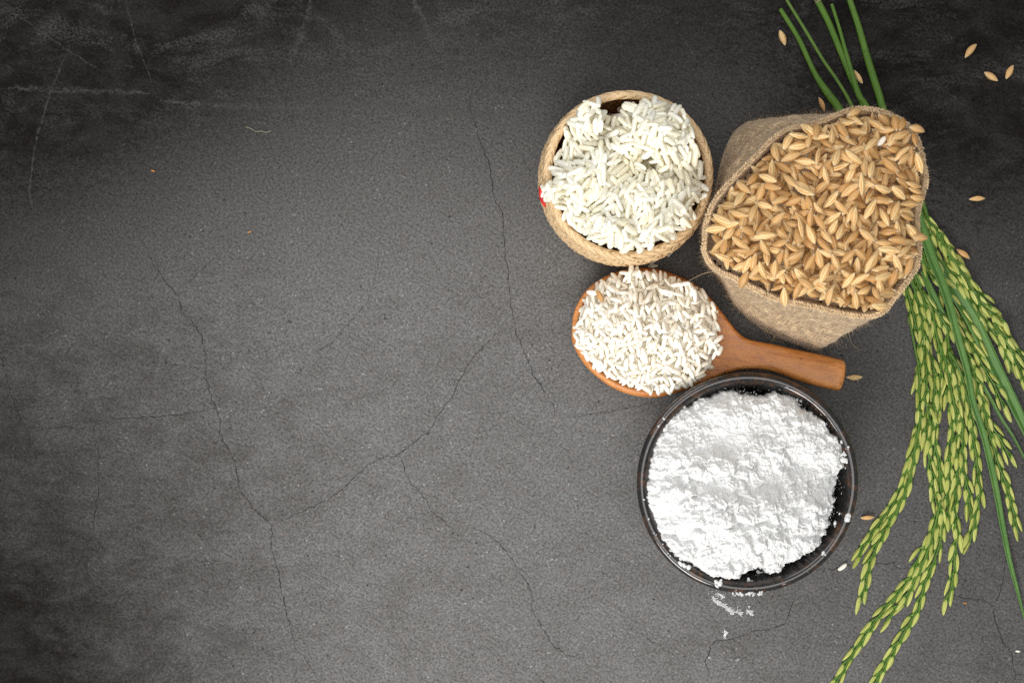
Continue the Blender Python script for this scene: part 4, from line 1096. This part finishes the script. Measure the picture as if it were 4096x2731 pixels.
loose('paddy', 3, 3418, 1508, 0, 'straw-coloured grain beside the end of the spoon handle', 0.80, 0.5, GL)
loose('paddy', 1, 3470, 2069, 3, 'golden grain on the stone between the flour bowl and a green ear', 0.80, 0.9, GL)
GW = 'white grains scattered on the stone'
loose('raw', 2, 3370, 2266, 38, 'white grain on the stone beside the crack below the flour bowl', 0.98, group=GW)
loose('raw', 4, 2682, 1012, 55, 'white grain standing out from under the basket, nearest the sack', 0.9, group=GW)
loose('raw', 7, 2614, 1045, 45, 'white grain in shadow between basket and spoon, tilted uphill', 0.9, group=GW)
loose('raw', 9, 2535, 1056, 20, 'white grain in shadow under the near edge of the basket', 0.85, group=GW)
loose('raw', 11, 2612, 1064, 5, 'white grain lying level against the far spoon rim', 0.85, group=GW)
loose('raw', 13, 4073, 2605, -5, 'pale grain flake lying near the crack in the nearest corner', 0.45, group=GW)
for i, (px, py, deg, lab) in enumerate([(612,684,-12,'tiny orange fleck on the bare stone farthest from the food'), (998,928,20,'tiny orange fleck on bare stone between two long cracks'), (3860,2411,-10,'tiny orange fleck on the stone beside the forked crack')]):
    V, F, G = grain_arrays(0.0017, 0.0006, 0.0004, 'raw', i); o = obj('orange_fleck', make_mesh('orange_fleck', V, F, ORANGE)); x, y, _ = W(px, py)
    o.location = (x, y, 0.0002); o.rotation_euler = (0, 0, math.radians(deg)); tag(o, lab, 'crumb', 'orange flecks on the stone')
P = smooth_path(WP([(982,508),(1005,515),(1022,526),(1045,525),(1065,530),(1085,522)], 0.0003), 0.0006); V, F, G = tube(P, 0.00011, 5)
o = obj('fibre', make_mesh('fibre', V - P[0], F, m_simple('dry_fibre', (0.40, 0.36, 0.22), 0.7), G)); o.location = P[0]; tag(o, 'thin curved straw-coloured fibre lying on the dark bare stone', 'fibre')

# ------------------------------------------------------------------ rice stalks
hg = Heap(W(3150, 0)[0], W(0, 2900)[1], W(4400, 0)[0], W(0, -60)[1], 0.0004)
def leaf_mesh(pts, widths, seed, stamp=True, zmin=0.001, lift=0.0005, twist=0.0):
    P = smooth_path(np.array([(*W(x, y, 0.006)[:2], 0) for x, y in pts]), 0.0022); n = len(P); u = np.linspace(0, 1, n)
    w = np.interp(u, np.linspace(0, 1, len(widths)), widths) * S
    T = tangents(P); Nn = np.stack([-T[:, 1], T[:, 0], 0 * u], 1)
    base = np.maximum.reduce([hg.at(P[:, 0] + Nn[:, 0] * w * k, P[:, 1] + Nn[:, 1] * w * k) for k in (-0.4, -0.15, 0.15, 0.4)])
    pad = np.pad(base, 6, 'edge'); mx = np.array([pad[i:i + 13].max() for i in range(n)]); pad = np.pad(mx, 6, 'edge'); z = np.convolve(pad, np.ones(13) / 13, 'valid') + lift
    z = np.maximum(z, zmin)
    V = []; G = []; cr = np.array([-1, -0.6, -0.25, 0, 0.25, 0.6, 1]); fold = np.array([0.26, 0.16, 0.07, -0.02, 0.07, 0.16, 0.26])
    for i in range(n):
        tl_ = twist * math.sin(u[i] * 4 + seed)
        for c, f in zip(cr, fold): V.append(P[i] + Nn[i] * c * w[i] / 2 + np.array([0, 0, z[i] + f * w[i] + tl_ * c * w[i] * 0.25])); G.append((u[i], c, 0))
    F = [(i * 7 + j, i * 7 + j + 1, (i + 1) * 7 + j + 1, (i + 1) * 7 + j) for i in range(n - 1) for j in range(6)]
    m0 = len(V)
    V = np.array(V); V2 = V - (0, 0, 0.00012); G2 = list(G)
    F2 = [tuple(reversed([a + m0 for a in f])) for f in F]; rimf = []
    for i in range(n - 1): rimf += [(i * 7, (i + 1) * 7, (i + 1) * 7 + m0, i * 7 + m0), ((i + 1) * 7 + 6, i * 7 + 6, i * 7 + 6 + m0, (i + 1) * 7 + 6 + m0)]
    if stamp:
        PP = P[:, :2]; 
        for i in range(n):
            ii0 = int((PP[i, 1] - w[i] - hg.y0) / hg.res); jj0 = int((PP[i, 0] - w[i] - hg.x0) / hg.res); k = int(2 * w[i] / hg.res) + 2
            if ii0 < 0 or jj0 < 0: continue
            sx, sy = hg.X[ii0:ii0 + k, jj0:jj0 + k], hg.Y[ii0:ii0 + k, jj0:jj0 + k]
            m = np.hypot(sx - PP[i, 0], sy - PP[i, 1]) < w[i] / 2
            hg.Z[ii0:ii0 + k, jj0:jj0 + k][m] = np.maximum(hg.Z[ii0:ii0 + k, jj0:jj0 + k][m], z[i] + 0.0003)
    return np.concatenate([V, V2]), F + F2 + rimf, np.array(G + G2)

stalks = [
  dict(label='rice stalk whose cut stem end lies outermost on the bare-table side', stem=[(3124,33),(3197,152),(3264,295),(3318,379),(3362,442),(3450,620),(3560,860),(3630,1060),(3660,1150)], r=[9,10,11,16,16,14,10,8,5], node=[3],
       br=[[(3585,1000),(3608,1080),(3640,1180),(3668,1293),(3687,1351),(3693,1460),(3681,1534),(3686,1603)],
           [(3640,1260),(3668,1400),(3685,1520),(3682,1708),(3661,1802),(3639,1874),(3617,1946),(3589,2004),(3560,2047),(3516,2105),(3473,2170),(3437,2228)],
           [(3690,1640),(3675,1744),(3646,1903),(3610,2004),(3574,2069),(3531,2148),(3495,2228),(3473,2314),(3451,2415)]], start=[0, 6, 2]),
  dict(label='thinnest yellow-green rice stalk, second from the bare-table side', stem=[(3140,-30),(3153,0),(3229,125),(3296,237),(3354,321),(3409,417),(3500,620),(3590,860),(3660,1060),(3690,1150)], r=[6,6,7,7,7,8,9,8,7,5], node=[5],
       br=[[(3630,1030),(3664,1098),(3687,1156),(3704,1213),(3713,1316),(3721,1402),(3739,1460),(3744,1546),(3739,1615),(3733,1708),(3718,1795),(3733,1888),(3747,1989),(3762,2047)],
           [(3700,1170),(3733,1230),(3744,1288),(3756,1351),(3773,1425),(3767,1506),(3760,1603),(3751,1694),(3744,1766),(3762,1845),(3769,1939),(3772,2047),(3775,2119),(3762,2191),(3733,2271),(3704,2343),(3682,2430),(3646,2494),(3603,2567),(3552,2653),(3509,2731),(3470,2790)],
           [(3765,2000),(3752,2076),(3733,2148),(3690,2213),(3661,2292),(3610,2365),(3552,2430),(3502,2494),(3459,2559),(3408,2631),(3365,2711),(3320,2780)],
           [(3750,2090),(3725,2180),(3690,2270),(3655,2340),(3630,2400),(3585,2440),(3540,2500)],
           [(3640,1060),(3690,1270),(3700,1400),(3710,1500),(3705,1600),(3720,1660),(3705,1760)]], start=[0, 0, 1, 0, 3]),
  dict(label='thick rice stalk with frayed pale cut end at the frame edge, third along', stem=[(3275,4),(3318,89),(3362,196),(3400,290),(3440,380),(3540,620),(3640,880),(3700,1060),(3730,1200)], r=[13,13,13,13,13,12,10,8,6], node=[],
       br=[[(3740,1230),(3790,1305),(3802,1385),(3807,1477),(3796,1563),(3810,1620),(3819,1680),(3816,1744),(3805,1838),(3805,1925),(3798,2004),(3801,2062),(3812,2119)],
           [(3770,1380),(3800,1500),(3834,1687),(3837,1780),(3841,1874),(3830,1975),(3827,2047),(3837,2141),(3827,2213),(3823,2285),(3812,2350),(3801,2415)],
           [(3800,1400),(3830,1520),(3855,1622),(3855,1708),(3855,1816),(3862,1888),(3877,1946),(3884,2004),(3891,2090)]], start=[1, 2, 1]),
  dict(label='rice stalk with pale ringed node crossing the thick stem, fourth along', stem=[(3327,18),(3358,116),(3385,214),(3414,312),(3438,384),(3470,433),(3570,640),(3660,860),(3710,1000),(3740,1100)], r=[7,7,8,11,12,13,12,10,8,5], node=[3],
       br=[[(3700,1000),(3721,1087),(3767,1121),(3802,1179),(3836,1225),(3876,1293),(3922,1379)],
           [(3760,1130),(3790,1202),(3833,1288),(3873,1351),(3912,1408),(3944,1471),(3990,1550),(4025,1636)],
           [(3790,1230),(3819,1293),(3859,1385),(3882,1448),(3911,1523),(3934,1603),(3950,1660),(3978,1709),(4014,1766),(4050,1838)],
           [(3880,1430),(3899,1480),(3916,1546),(3936,1603),(3956,1708),(3978,1780),(4007,1874),(4036,1946),(4057,2033),(4083,2134)],
           [(3800,1400),(3848,1489),(3870,1563),(3888,1632),(3894,1658),(3899,1744),(3913,1831),(3920,1910),(3928,1975),(3913,2047),(3899,2119),(3873,2177)]], start=[0, 0, 0, 1, 1]),
  dict(label='outermost straight rice stalk on the far side from the basket, pale node ring', stem=[(3395,-30),(3403,0),(3438,107),(3465,205),(3492,295),(3519,379),(3541,451),(3620,640),(3690,800),(3720,880)], r=[12,12,13,14,15,15,15,13,10,6], node=[3],
       br=[[(3665,790),(3690,835),(3721,903),(3802,989),(3848,1075),(3899,1144),(3951,1202),(4002,1288),(4048,1362),(4096,1425),(4140,1490)],
           [(3700,860),(3744,915),(3802,1024),(3859,1121),(3905,1213),(3951,1288),(4002,1351),(4031,1408),(4060,1489)],
           [(3980,1290),(4037,1380),(4071,1443),(4096,1500),(4125,1560)],
           [(3680,860),(3715,930),(3750,1018),(3796,1075),(3836,1121),(3859,1167)],
           [(3760,930),(3800,1010),(3840,1070),(3890,1150),(3935,1215),(3985,1255),(4010,1300)]], start=[0, 0, 0, 0, 0]),
]
LV = {3: [([(3700,1080),(3744,1184),(3790,1276),(3859,1374),(3916,1489),(3978,1600),(4021,1679),(4064,1744),(4110,1830),(4160,1920)], [16,30,28,22,18,14,12,10,8,5], 'narrow bright green leaf', False)],
      4: [([(3700,900),(3721,955),(3773,1075),(3836,1173),(3905,1288),(3951,1385),(4002,1489),(4060,1603),(4096,1678),(4140,1770),(4200,1880)], [28,40,50,56,58,56,50,46,40,32,12], 'broad dark green leaf', False)],
      2: [([(3665,790),(3675,834),(3721,1001),(3767,1121),(3802,1230),(3836,1357),(3876,1489),(3899,1603),(3949,1759),(3992,1946),(4021,2105),(4050,2249),(4079,2357),(4110,2480)], [26,34,38,34,30,27,25,25,26,25,23,20,15,6], 'long narrow leaf lying over the ears', True)]}
roots = []; late = []
for si, sd in enumerate(stalks):
    st0 = W(*sd['stem'][0]); o = empty('rice_stalk', (st0[0], st0[1], 0), sd['label'], 'rice stalk', 'green rice stalks lying beside the sack'); roots.append(o)
    O0 = np.array([st0[0], st0[1], 0])
    P = np.array([(*W(x, y, 0.003)[:2], r_) for (x, y), r_ in zip(sd['stem'], sd['r'])]); P = smooth_path(P, 0.002); rad = P[:, 2] * S
    zz = rad * 0.98 + (0.0022 if si == 3 else 0) * np.clip(1 - np.linspace(0, 1, len(P)) * 1.5, 0, 1); Q = np.c_[P[:, :2], zz]
    V, F, G = tube(Q, rad, 14)
    ridg = 1
    obj('stem', make_mesh('stem', V - O0, F, STEM, G, 0.35 if si != 1 else 0.55), o)
    # frayed cut end: a pale ring of pith
    V, F, G = tube(np.array([Q[0] - (Q[1] - Q[0]) * 0.12, Q[0] + (Q[1] - Q[0]) * 0.22]), rad[0] * 1.04, 14); obj('cut_end', make_mesh('cut_end', V - O0, F, NODE, G), o)
    if si == 2:
        for k in range(7):
            a = k / 7 * 6.28; s0 = Q[0] + np.array([math.cos(a) * rad[0] * 0.9, 0, math.sin(a) * rad[0] * 0.9]); d = (Q[0] - Q[1]) / np.linalg.norm(Q[0] - Q[1]) * rng.uniform(0.001, 0.0035)
            V, F, G = tube(np.array([s0, s0 + d + rng.normal(0, 0.0003, 3)]), [0.0003, 0.0001], 5); obj('frayed_fibre', make_mesh('frayed_fibre', V - O0, F, STEM, G, 0.8), o)
    for nd in sd['node']:
        pw = W(*sd['stem'][nd], 0.003); k = int(np.argmin(np.hypot(Q[:, 0] - pw[0], Q[:, 1] - pw[1])))
        k = max(1, min(len(Q) - 2, k)); seg = np.array([Q[k] + (Q[k + 1] - Q[k - 1]) * f for f in (-0.42, -0.22, 0, 0.22, 0.42)])
        V, F, G = tube(seg, rad[k] * np.array([1.0, 1.12, 1.16, 1.12, 1.0]), 14); obj('node', make_mesh('node', V - O0, F, NODE, G), o)
        if si in (0, 3):   # dry sheath edge below the node
            sh = np.array([Q[k] + np.array([rad[k] * 0.5, 0, rad[k] * 0.85]), Q[min(k + 4, len(Q) - 1)] + np.array([0, 0, rad[k] * 1.02])])
            V, F, G = tube(sh, [0.0003, 0.0001], 5); obj('sheath_edge', make_mesh('sheath_edge', V - O0, F, NODE, G), o)
    if si in (0, 2, 4):
        k0 = len(Q) // (3 if si else 2); pts_ = np.array([Q[k] + np.array([rad[k] * 0.75 * (-1 if si == 4 else 1), 0, rad[k] * 0.75]) for k in range(k0, k0 + 7)])
        V, F, G = tube(pts_, np.linspace(0.00042, 0.00008, 7), 6); obj('dry_sheath_strip', make_mesh('dry_sheath_strip', V - O0, F, NODE, G), o)
    for px_pts, wd, lab, over in LV.get(si, []):
        if over: late.append((o, O0, px_pts, wd, lab)); continue
        V, F, G = leaf_mesh(px_pts, wd, si); tag(obj('leaf', make_mesh('leaf', V - O0, F, LEAF, G, 0.3), o), lab)
# ears: branch after branch, interleaved so that they pile up naturally
jobs = []
for si, sd in enumerate(stalks):
    for b, bp in enumerate(sd['br']): jobs.append((si, bp, sd['start'][b]))
order = [0, 1, 4, 2, 8, 9, 11, 12, 3, 13, 5, 6, 10, 7, 14, 15, 16, 17, 18, 19, 20]
order = [k for k in order if k < len(jobs)] + [k for k in range(len(jobs)) if k not in order]
tot = 0
for jn in order:
    si, bp, skip = jobs[jn]; o = roots[si]; O0 = np.array(o.location)
    P = smooth_path(np.array([(*W(x, y, 0.004)[:2], 0) for x, y in bp]), 0.0011); n = len(P); T = tangents(P); Nn = np.stack([-T[:, 1], T[:, 0]], 1)
    hz = hg.at(P[:, 0], P[:, 1]); pad = np.pad(hz, 5, 'edge'); z = np.convolve(pad, np.ones(11) / 11, 'valid') + 0.0011
    mbr = MB(); V, F, G = tube(np.c_[P[:, :2], z], np.linspace(0.00052, 0.00028, n), 7); mbr.add(V, F, G, 0.2)
    s = 0.0012 + skip * 0.0035; side = 1; Ltot = (n - 1) * 0.0011
    while s < Ltot:
        i = min(n - 1, int(s / 0.0011)); ta = math.atan2(T[i, 1], T[i, 0]); var = int(rng.integers(15)); g = LIB['green'][var]
        last = s + 0.0045 > Ltot
        dev = side * (0.10 + rng.normal(0, 0.05)) if not last else 0.0
        sc = rng.uniform(0.86, 1.02); ax = ta + dev * 0.75; bx = P[i, 0] + Nn[i, 0] * side * 0.0006; by = P[i, 1] + Nn[i, 1] * side * 0.0006
        L = g['L'] * sc; cx = bx + math.cos(ax) * L / 2 + Nn[i, 0] * side * 0.0005; cy = by + math.sin(ax) * L / 2 + Nn[i, 1] * side * 0.0005
        it = hg.drop('green', var, cx, cy, ax, sink=0.30, pn=rng.normal(0.02, 0.04), maxp=0.22, roll=rng.normal(0, 0.9), scale=sc)
        so = obj('spikelet', g['mesh'], o); so.matrix_world = Matrix.Translation(-o.location) @ item_matrix(it)
        so.matrix_parent_inverse = Matrix.Identity(4); so.matrix_basis = Matrix.Translation(-o.location) @ item_matrix(it)
        # short foot and pair of tiny glumes at the grain's base
        bz = it['z'] - math.sin(it['pitch']) * L / 2; bpnt = np.array([cx - math.cos(ax) * L / 2, cy - math.sin(ax) * L / 2, bz])
        dirv = np.array([math.cos(ax), math.sin(ax), 0]); i2 = max(0, i - 3)
        V, F, G = tube(np.array([(P[i2, 0], P[i2, 1], z[i2]), bpnt * 0.7 + np.array([P[i2, 0], P[i2, 1], z[i2]]) * 0.3 + (0, 0, 0.0004), bpnt + dirv * 0.0006]), [0.0003, 0.00032, 0.0006], 6); mbr.add(V, F, G, 0.3)
        for q in (-1, 1):
            d2 = np.array([math.cos(ax + q * 0.35), math.sin(ax + q * 0.35), 0.12]); V, F, G = tube(np.array([bpnt - dirv * 0.0002, bpnt + d2 * 0.0011 + (0, 0, .0002), bpnt + d2 * 0.0022 + (0, 0, 0.0002)]), [0.0003, 0.0004, 0.00006], 5); mbr.add(V, F, G, 0.45)
        tot += 1; side = -side; s += rng.uniform(0.0032, 0.0043)
    obj('ear_branch', mbr.mesh('ear_branch', STEM, origin=O0), o)
for o, O0, pts, wd, lab in late:
    V, F, G = leaf_mesh(pts, wd, 2, stamp=False, lift=0.0006, zmin=0.0015); tag(obj('leaf', make_mesh('leaf', V - O0, F, LEAF, G, 0.3), o), lab)
print('spikelets', tot, 'paddy', len(hk.items), 'raw', len(hs.items), 'cooked', len(hp.items))
